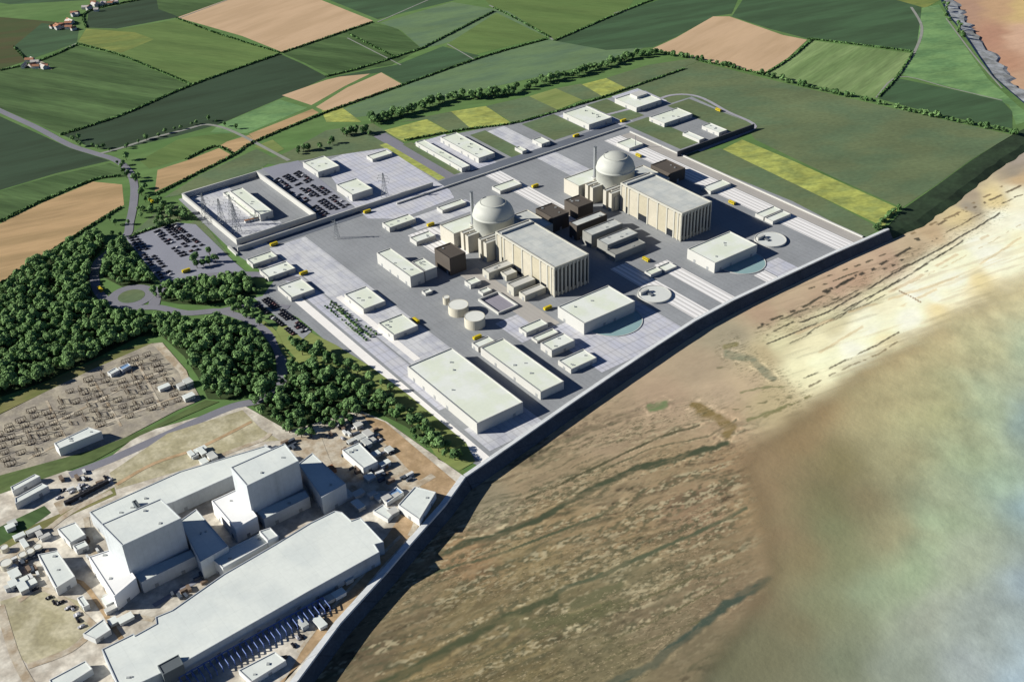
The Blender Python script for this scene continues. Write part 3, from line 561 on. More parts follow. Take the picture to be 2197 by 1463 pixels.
def beachcol(X,Y):
    px,py=projn(X,Y,-10.);c=idw(px+(fbm(X/50,Y/50,3,61)-.5)*40,py+(fbm(X/50,Y/50,3,62)-.5)*16,BP,3.6,12)
    an=math.radians(27);s=X*math.cos(an)+Y*math.sin(an);t=-X*math.sin(an)+Y*math.cos(an)
    wx=fbm(X/60,Y/60,3,5)-.5
    mud=sstep(820,930,py)*sstep(1680,1540,px)*sstep(0,1,(px>600)*1.)
    s1=fbm(s/45,(t+wx*30)/7,4,1);s2=fbm(s/14,(t+wx*20)/5,4,9);sp=fbm(X/5,Y/5,3,21)
    calm=sstep(.42,.6,fbm(s/260,t/38,2,33))
    k=(1-.75*calm)*mud;c*=(1-.42*k*sstep(.5,.66,s1)-.45*k*sstep(.54,.68,s2)*sstep(.4,.55,sp))[:,None]
    zz=mud*(1-.8*sstep(.5,.62,fbm(s/180,t/26,2,71)));f1=fbm(s/5+wx,t/2.6,4,81);f2=fbm(s/6,t/2.2,3,83);rg=1-np.abs(2*fbm(s/160,(t+wx*22)/13,3,87)-1);rg2=1-np.abs(2*fbm(s/90,(t+wx*16)/7,3,97)-1);line=sstep(.45,.6,fbm(s/150,(t+wx*14)/11,3,85))
    a=zz*sstep(.50,.60,f1)*(.25+.75*line)*.75;c=c*(1-a[:,None])+np.array(lin('#57563f'))*a[:,None]
    a=zz*sstep(.56,.64,f2)*(.2+.8*line)*.6;c=c*(1-a[:,None])+np.array(lin('#cbb896'))*a[:,None]
    for r_,am,cc in((rg,.62,'#55543e'),(rg2,.42,'#5f5a42')):
        a=mud*sstep(.90,.975,r_)*am*sstep(.35,.5,fbm(s/70,t/20,2,91))*(.5+.5*sstep(.4,.6,f1));c=c*(1-a[:,None])+np.array(lin(cc))*a[:,None]
    lu=c.mean(1,keepdims=True);c=c*.88+lu*.12;c=c*(1-mud[:,None]*np.array([.0,.01,.03]))
    c*=(.93+.14*fbm(s/120,t/9,4,3))[:,None]
    for pl,w,col in BANDS:
        wob=(fbm(X/22,Y/22,4,len(pl)*7)-.5)*w*2.2+(fbm(X/6,Y/6,2,5)-.5)*w
        d=dist(px,py+wob,pl);a=sstep(w*1.2,w*.6,d)*(.6+.38*sstep(.35,.55,fbm(s/26,t/5,3,17)))
        rim=sstep(w*2.,w*1.4,d)*sstep(w*1.0,w*1.4,d)*.35*(fbm(X/8,Y/8,2,9)>.5)
        c=c*(1-a[:,None])+np.array(lin(col))*a[:,None];c=c*(1+rim[:,None])
    # rock ledges exposed in the pale sand
    for i,(pl,w,den,cc) in enumerate(LEDGE_PX):
        d=dist(px,py+(fbm(X/14,Y/14,3,40+i)-.5)*5.5,pl);gate=fbm(s/(9 if den<.7 else 34)+i*7,t/30+i*3,2,50+i);th=.34+.16*(1-den)*2
        a=sstep(w*1.25,w*.6,d)*sstep(th,th+.04,gate)*(.92 if cc[1]<'9' else .55);c=c*(1-a[:,None])+np.array(lin(cc))*a[:,None]
    for pl,w,cc in(([(1730,830),(1800,795),(1880,760),(1930,730)],1.6,'#5a4a38'),([(1640,895),(1700,865),(1740,845)],3,'#7c7450'),([(1560,850),(1640,830),(1690,828)],2.2,'#7d7a58'),([(1565,880),(1650,860),(1700,850)],2.2,'#6a6648'),([(1590,905),(1660,880),(1730,850)],3,'#77754f'),([(1540,790),(1600,770)],2,'#7a7258')):
        d=dist(px,py+(fbm(X/10,Y/10,3,3)-.5)*9,pl);a=sstep(w*1.5,w*.5,d)*.8*(fbm(X/9,Y/9,2,8)>.42);c=c*(1-a[:,None])+np.array(lin(cc))*a[:,None]
    # faint wave lines in the bright sand
    br=sstep(1640,1720,px)*sstep(480,560,py+(2197-px)*.1)
    c*=(1+.10*br)[:,None];c*=(1-.20*br*sstep(.55,.68,fbm(s/70,t/5,3,66)))[:,None]
    pk=1-sstep(2000,2100,px)*sstep(300,200,py);c=c*(1-pk[:,None]*np.array([.055,-.005,.05]));return np.clip(c,0.005,.9)
BEACH=mat('shore_ground',None,.85,.10,.12,.55,attr='tone',stretch=(math.radians(27),.35),spec=.25)
CALM=[([(1010,1225),(1130,1190),(1230,1150),(1330,1120)],22),([(1400,1060),(1480,1040),(1570,1000)],30),([(1480,1385),(1560,1350),(1640,1290)],34),([(900,1390),(980,1330),(1050,1300)],14),([(780,1420),(860,1340),(950,1260)],20),([(1180,960),(1280,900),(1400,850),(1500,830)],26),([(1560,1180),(1590,1100),(1590,1000)],22)]
def rubble(X,Y):
    px,py=projn(X,Y,-10.);an=math.radians(27);s=X*math.cos(an)+Y*math.sin(an);t=-X*math.sin(an)+Y*math.cos(an);wx=fbm(X/60,Y/60,3,5)-.5
    mud=sstep(800,900,py)*sstep(1640,1490,px);zz=1-.92*sstep(.47,.56,fbm(s/200,(t+wx*18)/24,3,71));m=mud*zz
    for c_,r in(((1230,1340),110),((1160,1300),60),((1330,1290),50)): m=np.maximum(m,.0+1.0*sstep(r,r*.5,np.hypot(px-c_[0],(py-c_[1])*2.2)))
    led=sstep(34,12,dist(px,py,[(1640,715),(1779,655),(1912,580),(2038,515),(2145,450)]))*.75;pt=sstep(50,20,dist(px,py,[(1570,750),(1640,800),(1700,850)]))*.8
    for pl,w in CALM: m*=1-.95*sstep(w,w*.5,dist(px,py+(fbm(X/30,Y/30,3,44)-.5)*16,pl))
    for pl,w,_ in BANDS[:5]: m*=1-.8*sstep(w*1.4,w*.9,dist(px,py,pl))
    return np.clip(np.maximum(np.maximum(m,led),pt),0,1)
nt=BEACH.node_tree;b=nt.nodes['Principled BSDF'];prev=b.inputs['Base Color'].links[0].from_socket
at=nt.nodes.new('ShaderNodeAttribute');at.attribute_name='tone';gg=nt.nodes.new('ShaderNodeNewGeometry');rt_=nt.nodes.new('ShaderNodeVectorRotate');rt_.rotation_type='Z_AXIS';rt_.inputs['Angle'].default_value=-math.radians(27)
nt.links.new(gg.outputs['Position'],rt_.inputs['Vector'])
for sc_,det,lo,hi,colr,am in(((.16,.42,1),5,.53,.62,'#4f4d36',.62),((.30,.55,1),4,.57,.67,'#c9b592',.42),((.07,.3,1),5,.55,.68,'#625f45',.4)):
    mp=nt.nodes.new('ShaderNodeMapping');mp.inputs['Scale'].default_value=sc_;nt.links.new(rt_.outputs[0],mp.inputs['Vector'])
    n=nt.nodes.new('ShaderNodeTexNoise');n.inputs['Scale'].default_value=1;n.inputs['Detail'].default_value=det;n.inputs['Roughness'].default_value=.65;nt.links.new(mp.outputs[0],n.inputs['Vector'])
    r=nt.nodes.new('ShaderNodeMapRange');nt.links.new(n.outputs[0],r.inputs[0]);r.inputs[1].default_value=lo;r.inputs[2].default_value=hi;r.inputs[4].default_value=am
    m_=nt.nodes.new('ShaderNodeMath');m_.operation='MULTIPLY';nt.links.new(r.outputs[0],m_.inputs[0]);nt.links.new(at.outputs['Alpha'],m_.inputs[1])
    mi=nt.nodes.new('ShaderNodeMix');mi.data_type='RGBA';mi.inputs['B'].default_value=(*lin(colr),1);nt.links.new(m_.outputs[0],mi.inputs['Factor']);nt.links.new(prev,mi.inputs['A']);prev=mi.outputs['Result'];at_=mp
nt.links.new(prev,b.inputs['Base Color'])
def keepb(X,Y):
    px,py=projn(X,Y,-10.);return (px>-100)&(px<2400)&(py>-150)&(py<1650)&~(inpoly(X,Y,land)&(dist(X,Y,CW)>60))
def bz(X,Y):
    d=dist(X,Y,CW);return -9.4-1.1*sstep(10,160,d)-.9*sstep(160,420,d)*sstep(100,400,X)+.5*(fbm(X/30,Y/30,3,2)-.5)
xs=np.arange(-330,1500,2.6);ys=np.arange(430,2500,2.6)
def keepx(X,Y): return keepb(X,Y)
gridmesh('beach',np.arange(-330,1320,1.8),np.arange(480,2450,1.8),bz,beachcol,BEACH,rubble,keep=keepb)
sheet('seabed',[(-3000,-3000),(8000,-3000),(8000,9000),(-3000,9000)],-14.5,mat('seabed_mud','#8a7656',.9,.2,.01,.1))
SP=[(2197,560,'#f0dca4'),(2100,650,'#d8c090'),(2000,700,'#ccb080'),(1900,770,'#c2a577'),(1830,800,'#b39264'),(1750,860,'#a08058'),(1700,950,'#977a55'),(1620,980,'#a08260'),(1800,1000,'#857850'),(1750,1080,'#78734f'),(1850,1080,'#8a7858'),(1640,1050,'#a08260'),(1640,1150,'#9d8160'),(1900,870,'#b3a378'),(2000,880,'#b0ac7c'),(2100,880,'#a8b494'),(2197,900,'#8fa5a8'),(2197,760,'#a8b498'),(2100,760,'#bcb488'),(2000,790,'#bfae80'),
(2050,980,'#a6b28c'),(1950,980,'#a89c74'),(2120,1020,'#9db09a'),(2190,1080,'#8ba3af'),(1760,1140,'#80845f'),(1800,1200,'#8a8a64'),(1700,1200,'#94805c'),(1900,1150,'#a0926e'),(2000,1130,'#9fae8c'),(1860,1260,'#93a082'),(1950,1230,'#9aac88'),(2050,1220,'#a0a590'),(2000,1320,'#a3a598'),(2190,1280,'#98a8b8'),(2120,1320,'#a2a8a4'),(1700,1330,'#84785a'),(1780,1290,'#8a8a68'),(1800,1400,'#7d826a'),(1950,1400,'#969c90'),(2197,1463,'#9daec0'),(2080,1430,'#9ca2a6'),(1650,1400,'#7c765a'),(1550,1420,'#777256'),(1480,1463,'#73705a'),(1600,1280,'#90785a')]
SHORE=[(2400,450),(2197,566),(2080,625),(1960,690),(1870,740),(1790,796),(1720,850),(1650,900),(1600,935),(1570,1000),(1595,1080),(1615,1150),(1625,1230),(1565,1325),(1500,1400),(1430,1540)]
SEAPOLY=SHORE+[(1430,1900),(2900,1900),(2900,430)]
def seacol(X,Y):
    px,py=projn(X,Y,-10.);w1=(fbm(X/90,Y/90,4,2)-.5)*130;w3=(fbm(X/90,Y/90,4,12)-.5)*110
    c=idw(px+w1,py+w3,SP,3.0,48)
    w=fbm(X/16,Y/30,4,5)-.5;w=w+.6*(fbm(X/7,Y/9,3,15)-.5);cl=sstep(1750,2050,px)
    c*=(1+(.10+.35*cl)*w+.25*(fbm(X/60,Y/80,4,8)-.5))[:,None];lu=c.mean(1,keepdims=True);c=(c*.84+lu*.16)*np.array([.94,1.0,.93])*(1+.14*cl)[:,None];return np.clip(c,0,.8)  # sky reflection painted into the water colour, paler towards the right
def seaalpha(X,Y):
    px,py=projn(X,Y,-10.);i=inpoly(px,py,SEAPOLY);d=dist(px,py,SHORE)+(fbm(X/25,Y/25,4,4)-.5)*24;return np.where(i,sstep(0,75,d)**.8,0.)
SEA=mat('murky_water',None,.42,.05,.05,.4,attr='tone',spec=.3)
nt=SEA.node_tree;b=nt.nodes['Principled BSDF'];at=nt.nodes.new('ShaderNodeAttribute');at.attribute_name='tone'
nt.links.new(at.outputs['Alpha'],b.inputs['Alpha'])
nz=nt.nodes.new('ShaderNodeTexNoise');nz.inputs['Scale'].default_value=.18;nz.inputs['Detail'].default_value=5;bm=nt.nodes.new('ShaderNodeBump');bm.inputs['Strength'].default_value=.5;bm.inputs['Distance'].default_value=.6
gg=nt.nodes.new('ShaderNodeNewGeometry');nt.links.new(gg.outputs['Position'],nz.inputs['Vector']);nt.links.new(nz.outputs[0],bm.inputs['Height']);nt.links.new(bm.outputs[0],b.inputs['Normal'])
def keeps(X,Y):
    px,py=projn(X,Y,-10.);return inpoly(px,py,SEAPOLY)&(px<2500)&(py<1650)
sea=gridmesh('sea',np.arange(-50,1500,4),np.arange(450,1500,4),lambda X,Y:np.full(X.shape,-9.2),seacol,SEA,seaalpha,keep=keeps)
# ================================================================== OLD STATION
DIRT=mat('old_station_yard','#b3ab9d',.95,.38,.035,.25,tint='#d3cdbf');CG=mat('concrete_apron','#bdb4a2',.9,.22,.05,.4,tint='#a3937c')
DIRT2=mat('brown_track','#a08868',.95,.2,.05,.4,tint='#b79d7c');GRAV=mat('switchyard_gravel','#918a7e',.95,.34,.04,.4,tint='#a8a08e');SCRUB=fm('scrub','#7d7a4e','#6a7040',.3,.25,.5,.03);FIELDD=mat('dry_grass','#a19a7c',.95,.34,.03,.3,tint='#bab398')
sheet('paving',W([(-100,1010),(200,1010),(300,930),(520,868),(620,925),(770,880),(830,905),(1000,1025),(956,1086),(881,1171),(830,1231),(731,1340),(640,1463),(560,1560),(-150,1560)]),.30,DIRT)
sheet('field',W([(235,1015),(360,930),(520,880),(560,920),(600,945),(540,950),(420,1000),(250,1050)]),.36,FIELDD)
sheet('field',W([(0,1290),(90,1262),(170,1290),(200,1345),(150,1390),(60,1425),(20,1390)]),.36,FIELDD)
sheet('paving',W([(600,945),(700,925),(790,905),(880,1000),(900,1040),(760,1060),(680,1010)]),.38,CG)
sheet('track',W([(775,888),(825,905),(985,1040),(940,1085),(880,1150),(820,1215),(640,1430),(600,1463),(560,1500),(610,1463),(700,1300),(830,1150),(905,1040),(820,945)]),.42,DIRT2)
sheet('path',W([(935,960),(990,1005),(1010,1018),(985,1028),(925,975)]),.1,LG)
sheet('gravel',W([(-100,940),(0,890),(200,790),(320,738),(345,735),(395,790),(432,858),(380,880),(200,975),(20,1045),(-100,1090)]),.317,GRAV)
sheet('track',W([(328,740),(348,735),(400,795),(420,850),(404,858),(385,800)]),.36,CG)
sheet('track',W([(-50,885),(0,868),(120,810),(280,745),(330,735),(200,792),(0,888),(-50,905)]),.33,SCRUB)
sheet('grass',W([(-80,1060),(0,1020),(200,965),(330,915),(440,858),(470,862),(300,935),(200,990),(0,1060)]),.33,fm('verge','#5a7038','#657a40',.5,.2,.5,.03))
sheet('grass',W([(-80,1160),(0,1130),(95,1085),(110,1100),(60,1135),(0,1170),(-80,1200)]),.39,MG)
sheet('grass',W([(-80,1175),(40,1140),(180,1080),(245,1045),(250,1062),(120,1120),(0,1185),(-80,1215)]),.37,SCRUB)
sheet('grass',W([(590,1330),(700,1240),(720,1250),(600,1370),(560,1400)]),.45,SCRUB) if False else None
# access roads
def road(pts,w,z,m=ROAD): struct('road',ribbon(smooth(W(pts)),w,z),m)
road([(-60,208),(0,238),(80,275),(150,312),(205,330),(250,345),(278,370),(288,400),(286,440),(278,480),(272,505),(235,540),(208,565),(203,600),(215,632),(245,652),(285,660),(340,660),(400,672),(470,668),(520,682),(560,700),(592,740),(604,780),(600,830),(560,858),(500,872),(420,905),(330,945),(240,985),(150,1020)],11,.34)
road([(215,330),(260,318),(330,296),(400,278),(440,268),(480,275),(520,292),(545,305),(620,345)],6,.30,mat('lane','#8a8c84',.9,.2))
road([(470,668),(510,660),(560,655),(620,660)],9,.36);road([(330,655),(345,618),(400,600),(470,590),(560,590),(640,600)],13,.32)
road([(1290,250),(1385,225),(1440,205),(1498,208),(1560,240),(1620,272),(1560,300),(1500,325)],6,.33,mat('pale_lane','#9c9ba2',.9,.15))
x,y=G(282,636);struct('road',MB().cyl(x,y,27,27,.2,.38,40),ROAD);struct('lawn',MB().cyl(x,y,15.5,15.5,.3,.5,36),OL)
sheet('parking_lot',W([(270,512),(380,478),(420,482),(500,560),(535,590),(420,600),(345,606)]),.31,BLUEP)
sheet('parking_lot',W([(562,362),(640,345),(770,455),(700,475)]),.31,BLUEP)
sheet('parking_lot',W([(545,640),(575,633),(668,712),(650,728)]),.47,ASPH)
# low buildings of the old station
WL=WHITE
def ob(name,label,pts,h,wall_=None,roof_=None,z0=0,par=.6,cat='building',extra=None): return bldg(name,label,pts,h,wall_ or WL,roof_ or OLDROOF,z0,par,False,cat,None,.7,extra)
HT=14
ob('turbine_hall','huge white flat roofed turbine hall of the old station along its sea wall',[(218,1393),(287,1359),(290,1363),(335,1338),(333,1324),(369,1309),(479,1232),(586,1170),(665,1122),(718,1096),(734,1099),(754,1117),(773,1110),(823,1163),(804,1168),(814,1184.5),(660,1270),(393,1422),(297,1467),(262,1490)],HT,OLDWALL,cat='turbine hall')
ob('link_building','long low white roofed building joining the two old reactor blocks at the rear',[(192,1099),(385,1012),(568,957),(600,972),(496,1022),(373,1077),(217,1125)],15,OLDWALL)
ob('reactor_block','tall grey faced reactor block of the old station, the nearer of two',[(217,1125),(345,1070),(389,1112),(262,1171)],46,OLDWALL,cat='reactor building')
ob('reactor_block','tall grey faced reactor block of the old station, the farther of two',[(495,1003),(611,951.5),(641,989),(529.5,1043)],44,OLDWALL,cat='reactor building')
ob('charge_hall','lower white block built against the right side of the nearer old reactor',[(385,1118),(421,1092),(490,1172),(430,1206)],20,OLDWALL)
ob('charge_hall','lower white block built against the right side of the farther old reactor',[(640,995),(670,972),(742,1038),(690,1068)],20,OLDWALL)
ob('service_block','bright white low block at the left foot of the nearer old reactor',[(190,1195),(248,1176),(292,1240),(245,1280)],16,BRIGHT,BRIGHT)
ob('service_block','bright white low block at the left foot of the farther old reactor',[(454,1075),(508,1050),(552,1108),(505,1135)],16,BRIGHT,BRIGHT)
ob('service_block','flat shaded block between the nearer old reactor and the turbine hall',[(452,1197),(580,1133),(600,1150),(478,1219)],14)
ob('front_block','low grey block along the seaward foot of the nearer old reactor',[(286,1232),(409,1180),(419,1194),(303,1250)],12,OLDWALL,OLDROOF)
ob('front_block','low grey block along the seaward foot of the farther old reactor',[(550,1098),(655,1052),(664,1066),(566,1114)],12,OLDWALL,OLDROOF)
ob('roof_plant','small dark plant house on the link building roof near the nearer reactor',[(284,1076),(292,1072),(302,1086),(294,1090)],19,mat('slate_cladding','#5d6468',.7,.1),mat('slate_cladding','#5d6468'))
ob('annex_block','small white block against the rear corner of the old turbine hall',[(556,1140),(580,1132),(597,1150),(574,1160)],17)
ob('workshop','square white building behind the nearer old reactor, beside a small white hut',[(123,1135),(162,1120),(183.5,1147),(150,1165)],7)
ob('hut','small white hut against the square white building behind the nearer old reactor',[(156,1171),(182,1160),(190,1170),(164,1181)],5)
ob('workshop','long white building left of the nearer old reactor across a dark yard',[(81,1190),(123,1181),(161,1236.6),(120,1262)],9)
ob('hut','narrow white hut at the corner of the dry grass field',[(165,1283),(178,1277),(192,1297),(179,1303)],5)
ob('workshop','small white building near the left end of the old turbine hall',[(177.5,1360),(222.6,1327),(237.7,1351),(204.6,1372)],5)
ob('workshop','white building cut by the bottom edge of the view at lower left',[(105,1459),(183.5,1417),(198.6,1435),(120,1485)],6)
ob('store_building','white shed on the strip between old turbine hall and sea wall',[(511.4,1438),(589.7,1397.5),(613.7,1417),(538.5,1463)],5)
ob('store_building','white shed with a dark seaward side near the bend of the sea wall',[(854,1083.5),(890,1044),(935.5,1056),(899.4,1115)],8)
ob('office_building','white building in the cluttered pale yard below the dark wood',[(734,966),(770,949.6),(810.6,990),(779,1005)],8)
ob('store_building','white sided shed standing in the lower part of the switchyard',[(116,951.5),(189.5,917),(218,926),(126,963.5)],9)
ob('hut_row','long narrow white hut at the far left edge below the switchyard, upper of two',[(22.6,1045),(75,1017.7),(86,1022),(27,1054)],6)
ob('hut_row','long narrow white hut at the far left edge below the switchyard, lower of two',[(31.6,1069),(90,1037),(104,1043),(33,1081)],7)
ob('store_building','small blue roofed shed in the shadow near the bend of the sea wall',[(821,1068),(851,1044),(866,1056),(830,1080)],4,WL,BLUEM)
ob('store_building','small white flat shed next to the dark sided shed near the sea wall bend',[(800,1096),(822,1082),(846,1100),(832,1115)],4)
ob('kiosk','dark grey box attached to the seaward front of the old turbine hall',[(338,1428),(383,1404),(394,1425),(350,1448)],17,mat('slate_cladding','#5d6468',.7,.1),mat('slate_cladding','#5d6468'))
ob('switch_hut','small white hut at the top of the switchyard beside the wood',[(230,799),(248,789),(257,794),(238,804)],4)
ob('switch_hut','pale blue roofed hut at the top of the switchyard beside the wood',[(254,789),(274,779),(281,784),(262,795)],4,WL,BLUEM)
ob('switch_hut','small white hut at the right corner of the switchyard beside the pale track',[(392,852),(404,845),(412,851),(400,858)],3)
ob('tank_hut','small orange brown hut beside the white building in the cluttered pale yard',[(690,1008),(712,996),(722,1006),(700,1018)],4,ORANGE,ORANGE)
for i,(a_,b_) in enumerate(((48,1188),(64,1181),(80,1172))): tank(a_,b_,9,6,('first','second','third')[i]+' from the left of three touching white round tanks beside the tracks',grp=None)
tank(12,1206,12,6,'white round tank cut by the left edge of the view');tank(8,1173,8,5,'small white round tank behind the bigger one at the left edge')
# louvred seaward annex of old turbine hall
fa=Vector(G(812,1183,HT));fb=Vector(G(301,1463,HT));dr=(fb-fa).normalized();nn=Vector((-dr.y,dr.x))
if nn.y>0: nn=-nn
L_=(fb-fa).length
e=empty('intake_rack',*(fa+dr*70+nn*9),0,'long row of blue steel frames at the seaward foot of the old turbine hall','rack')
mb=MB();BL=mat('blue_steel','#5469a0',.6,.1,.3,1);k=0;d=60
while d<L_-25:
    p=fa+dr*d+nn*8;q=fa+dr*d+nn*19
    mb.bar((*p,0),(*p,7),.7);mb.bar((*q,0),(*q,5),.7);mb.bar((*p,7),(*q,5),.7);d+=5
mb.build('frame',BL,e)
p=fa+dr*60+nn*8;q=fa+dr*(L_-25)+nn*8;MB().bar((*p,7),(*q,7),.9).build('beam',BL,e)
# eight small tanks in a row
m_=None
for i in range(8):
    x,y=G(150+i*10.5,1079-i*5.6);e=empty('transformer',x,y,0,'dark box unit in the row of eight small units behind the old link building','transformer','row of eight small units behind the link building',YA)
    if m_ is None:
        m_=[MB().lbox(-1.6,1.6,-4.5,4.5,0,3.5),MB().lbox(-2.6,2.6,-5.2,5.2,0,.5)]
        ms=[]
        for q,n_,mm in zip(m_,('tank_body','plinth'),(mat('dark_unit','#33343a',.7),CONC)):
            me=bpy.data.meshes.new(n_);me.from_pydata([(a,b,c+(.52 if n_=='tank_body' else 0)) for a,b,c in q.v],[],q.f);me.materials.append(mm);ms.append((n_,me))
    for n_,me in ms: o=bpy.data.objects.new(n_,me);COL.objects.link(o);o.parent=e
sheet('paving',W([(115,1080),(222,1028),(235,1042),(130,1105)]),.41,CG)
# ================================================================== REPEATS
def meshdata(mb,name,m,mats=None):
    me=bpy.data.meshes.new(name);me.from_pydata(mb.v,[],mb.f);me.materials.append(m);return me
# --- cars
def carmesh(m,name):
    v=[];f=[];sec=[(-2.5,.35,.85),(-2.4,.35,1.0),(-1.0,.35,1.15),(-.3,.35,1.75),(1.3,.35,1.75),(2.1,.35,1.15),(2.5,.35,1.0),(2.5,.35,.5)]
    mb=MB()
    for x,zb,zt in sec:
        hw=1.0 if zt<1.5 else .8;mb.v+=[(x,-1.02,zb),(x,-1.02,min(zt,1.1)),(x,-hw*.85,zt),(x,hw*.85,zt),(x,1.02,min(zt,1.1)),(x,1.02,zb)]
    for k in range(len(sec)-1):
        for j in range(6): a=k*6+j;b_=k*6+(j+1)%6;mb.f.append((a,b_,b_+6,a+6))
    mb.f+=[(5,4,3,2,1,0),tuple(range(42,48))]
    return meshdata(mb,name,m)
wh=MB()
for sx in(-1.6,1.6):
    for sy in(-.95,.95):
        o=len(wh.v);n=10
        for yy in(-.13,.13): wh.v+=[(sx+.36*math.cos(2*math.pi*i/n),sy+yy,.36+.36*math.sin(2*math.pi*i/n)) for i in range(n)]
        for i in range(n): j=(i+1)%n;wh.f.append((o+i,o+j,o+n+j,o+n+i))
        wh.f+=[tuple(range(o,o+n)),tuple(reversed(range(o+n,o+2*n)))]
WH=meshdata(wh,'wheels',TYRE)
CM=[carmesh(CARD,'dark_car'),carmesh(CARR,'maroon_car'),carmesh(CARW,'silver_car')]
def car(x,y,rz,label,grp,k=0):
    o=bpy.data.objects.new('parked_car',CM[k]);COL.objects.link(o);o.location=(x,y,.4);o.rotation_euler.z=rz;o.scale=(1.15,1.15,1.1);tag(o,label,'car',grp)
    w=bpy.data.objects.new('wheels',WH);COL.objects.link(w);w.parent=o
def carrow(p,q,n,lab,grp,skip=.12):
    a=Vector(G(*p));b=Vector(G(*q));d=(b-a).normalized();rz=math.atan2(d.y,d.x)+math.pi/2
    for i in range(n):
        if random.random()<skip or i%7==6: continue
        c=a+(b-a)*(i/(n-1));car(c.x+random.uniform(-.3,.3),c.y+random.uniform(-.3,.3),rz+random.uniform(-.04,.04),lab,grp,random.choices((0,1,2),(.84,.08,.08))[0])
lots=[('dark car parked in the rows beside the walled pylon yard','cars in the lot beside the pylon yard',[((640,370),(745,441)),((633,374),(737,446)),((617,377),(722,450)),((610,380),(714,454)),((596,385),(700,460)),((589,388),(693,464))],20),
('dark car parked in the lot between the wood and the round tree clump','cars in the lot by the wood',[((280,512),(348,597)),((290,510),(372,595)),((334,499),(390,550)),((341,496),(398,548)),((355,490),(410,540)),((363,485),(424,537)),((375,484),(440,534))],17),
('dark car parked in the strip lot between the tree belt and the shrub rows','cars in the strip lot by the tree belt',[((566,645),(650,713)),((573,642),(658,709)),((552,655),(634,722))],19)]
for lab,grp,rows,n in lots:
    for a_,b_ in rows: carrow(a_,b_,n if (b_[0]-a_[0])>60 else 11,lab,grp)
# --- yellow buses
def busparts():
    b=MB().lbox(-5.6,5.6,-1.6,1.6,.6,3.6);w=MB();
    for s in(-1,1): w.lbox(-5,4.6,1.6*s-.03,1.6*s+.03,2.2,3.1)
    w.lbox(5.58,5.64,-1.3,1.3,1.8,3.1);r=MB().lbox(-4,4,-1,1,3.6,3.9);q=MB()
    for sx in(-3.6,3.4):
        for sy in(-1.45,1.45):
            o=len(q.v);n=12
            for yy in(-.2,.2): q.v+=[(sx+.6*math.cos(2*math.pi*i/n),sy+yy,.6+.6*math.sin(2*math.pi*i/n)) for i in range(n)]
            for i in range(n): j=(i+1)%n;q.f.append((o+i,o+j,o+n+j,o+n+i))
            q.f+=[tuple(range(o,o+n)),tuple(reversed(range(o+n,o+2*n)))]
    return [('body',meshdata(b,'body',YEL)),('window_band',meshdata(w,'window_band',BLACKG)),('roof_unit',meshdata(r,'roof_unit',YEL)),('wheels',meshdata(q,'wheels',TYRE))]
BUS=busparts()
buses=[((325,434),'A','among the roadside trees above the car lot'),((400,584),'B','on the road between the round tree clump and the wood'),((216,624),'A','on the access road left of the roundabout'),((588,527),'B','on the cross road below the walled yard'),((652,589),'B','beside the square white building on the left edge'),
((788,457),'B','on the cross road near the rows of dark cars'),((924,485),'B','beside the small white blocks left of the near dome'),((893,691),'A','at the rear corner of the lower square workshop'),((1024,727),'B','at the inland end of the long hall'),((1175,664),'B','before the seaward end of the near turbine hall'),
((1236,294),'B','on the upper cross road above the domes'),((1148,402),'B','on the white strip between the two domes'),((1337,262),'B','below the upper white building'),((1370,337),'A','at the right foot of the far dome'),((1541,239),'A','on the bent lane in the right corner'),((1570,438),'A','on the striped paving beside the far turbine hall'),((1386,560),'A','in the shade of the three grey blocks')]
for (px,py),d,l in buses:
    x,y=G(px,py);e=empty('bus',x,y,.45,'yellow bus '+l,'bus','yellow buses about the new site',YA if d=='A' else YA+math.pi/2)
    e.scale=(.9,1.1,1.0)
    for n_,me in BUS: o=bpy.data.objects.new(n_,me);COL.objects.link(o);o.parent=e
# --- trees
def treemesh(name,rad,hgt,m,seed,nleaf=420,leaf=1.5,low=.22):
    R=random.Random(seed);mb=MB();lobes=[]
    for i in range(9):
        a=R.uniform(0,6.28);r=rad*R.uniform(.15,.6);lobes.append((r*math.cos(a),r*math.sin(a),hgt*R.uniform(low+.22,.8),rad*R.uniform(.36,.58)))
    lobes.append((0,0,hgt*.8,rad*.5))
    for i in range(nleaf):
        lx,ly,lz,lr=R.choice(lobes);d=Vector((R.gauss(0,1),R.gauss(0,1),R.gauss(.25,1))).normalized();p=Vector((lx,ly,lz))+Vector((d.x,d.y,d.z*.95))*lr*R.uniform(.75,1.08)
        n=(d+Vector((R.uniform(-.5,.5),R.uniform(-.5,.5),R.uniform(-.3,.6)))).normalized();x=n.orthogonal().normalized();y=n.cross(x);s=leaf*R.uniform(.6,1.2);o=len(mb.v)
        for a,b in((-1,-.6),(.2,-1),(1,.5),(-.3,1)): q=p+x*a*s*.6+y*b*s*.6;mb.v.append(tuple(q))
        mb.f.append((o,o+1,o+2,o+3))
    k=len(mb.f);mb.cyl(0,0,.45,.2,0,hgt*.55,6,False)
    for i in range(4):
        a=R.uniform(0,6.28);mb.bar((0,0,hgt*.35),(rad*.5*math.cos(a),rad*.5*math.sin(a),hgt*.6),.22)
    # dark inner core closes the crown
    me=bpy.data.meshes.new(name);me.from_pydata(mb.v,[],mb.f);me.materials.append(m);me.materials.append(BARK)
    me.polygons.foreach_set('material_index',[0]*k+[1]*(len(mb.f)-k));return me
TM=[treemesh('broad_tree',4.1+.9*(i%3),9.5+1.9*(i%3),LEAF if i%3 else LEAFD,i+1) for i in range(6)]
BM=[treemesh('bush',3.6,5.2,LEAFD if i%2 else LEAF,20+i,220,1.3,.05) for i in range(3)]
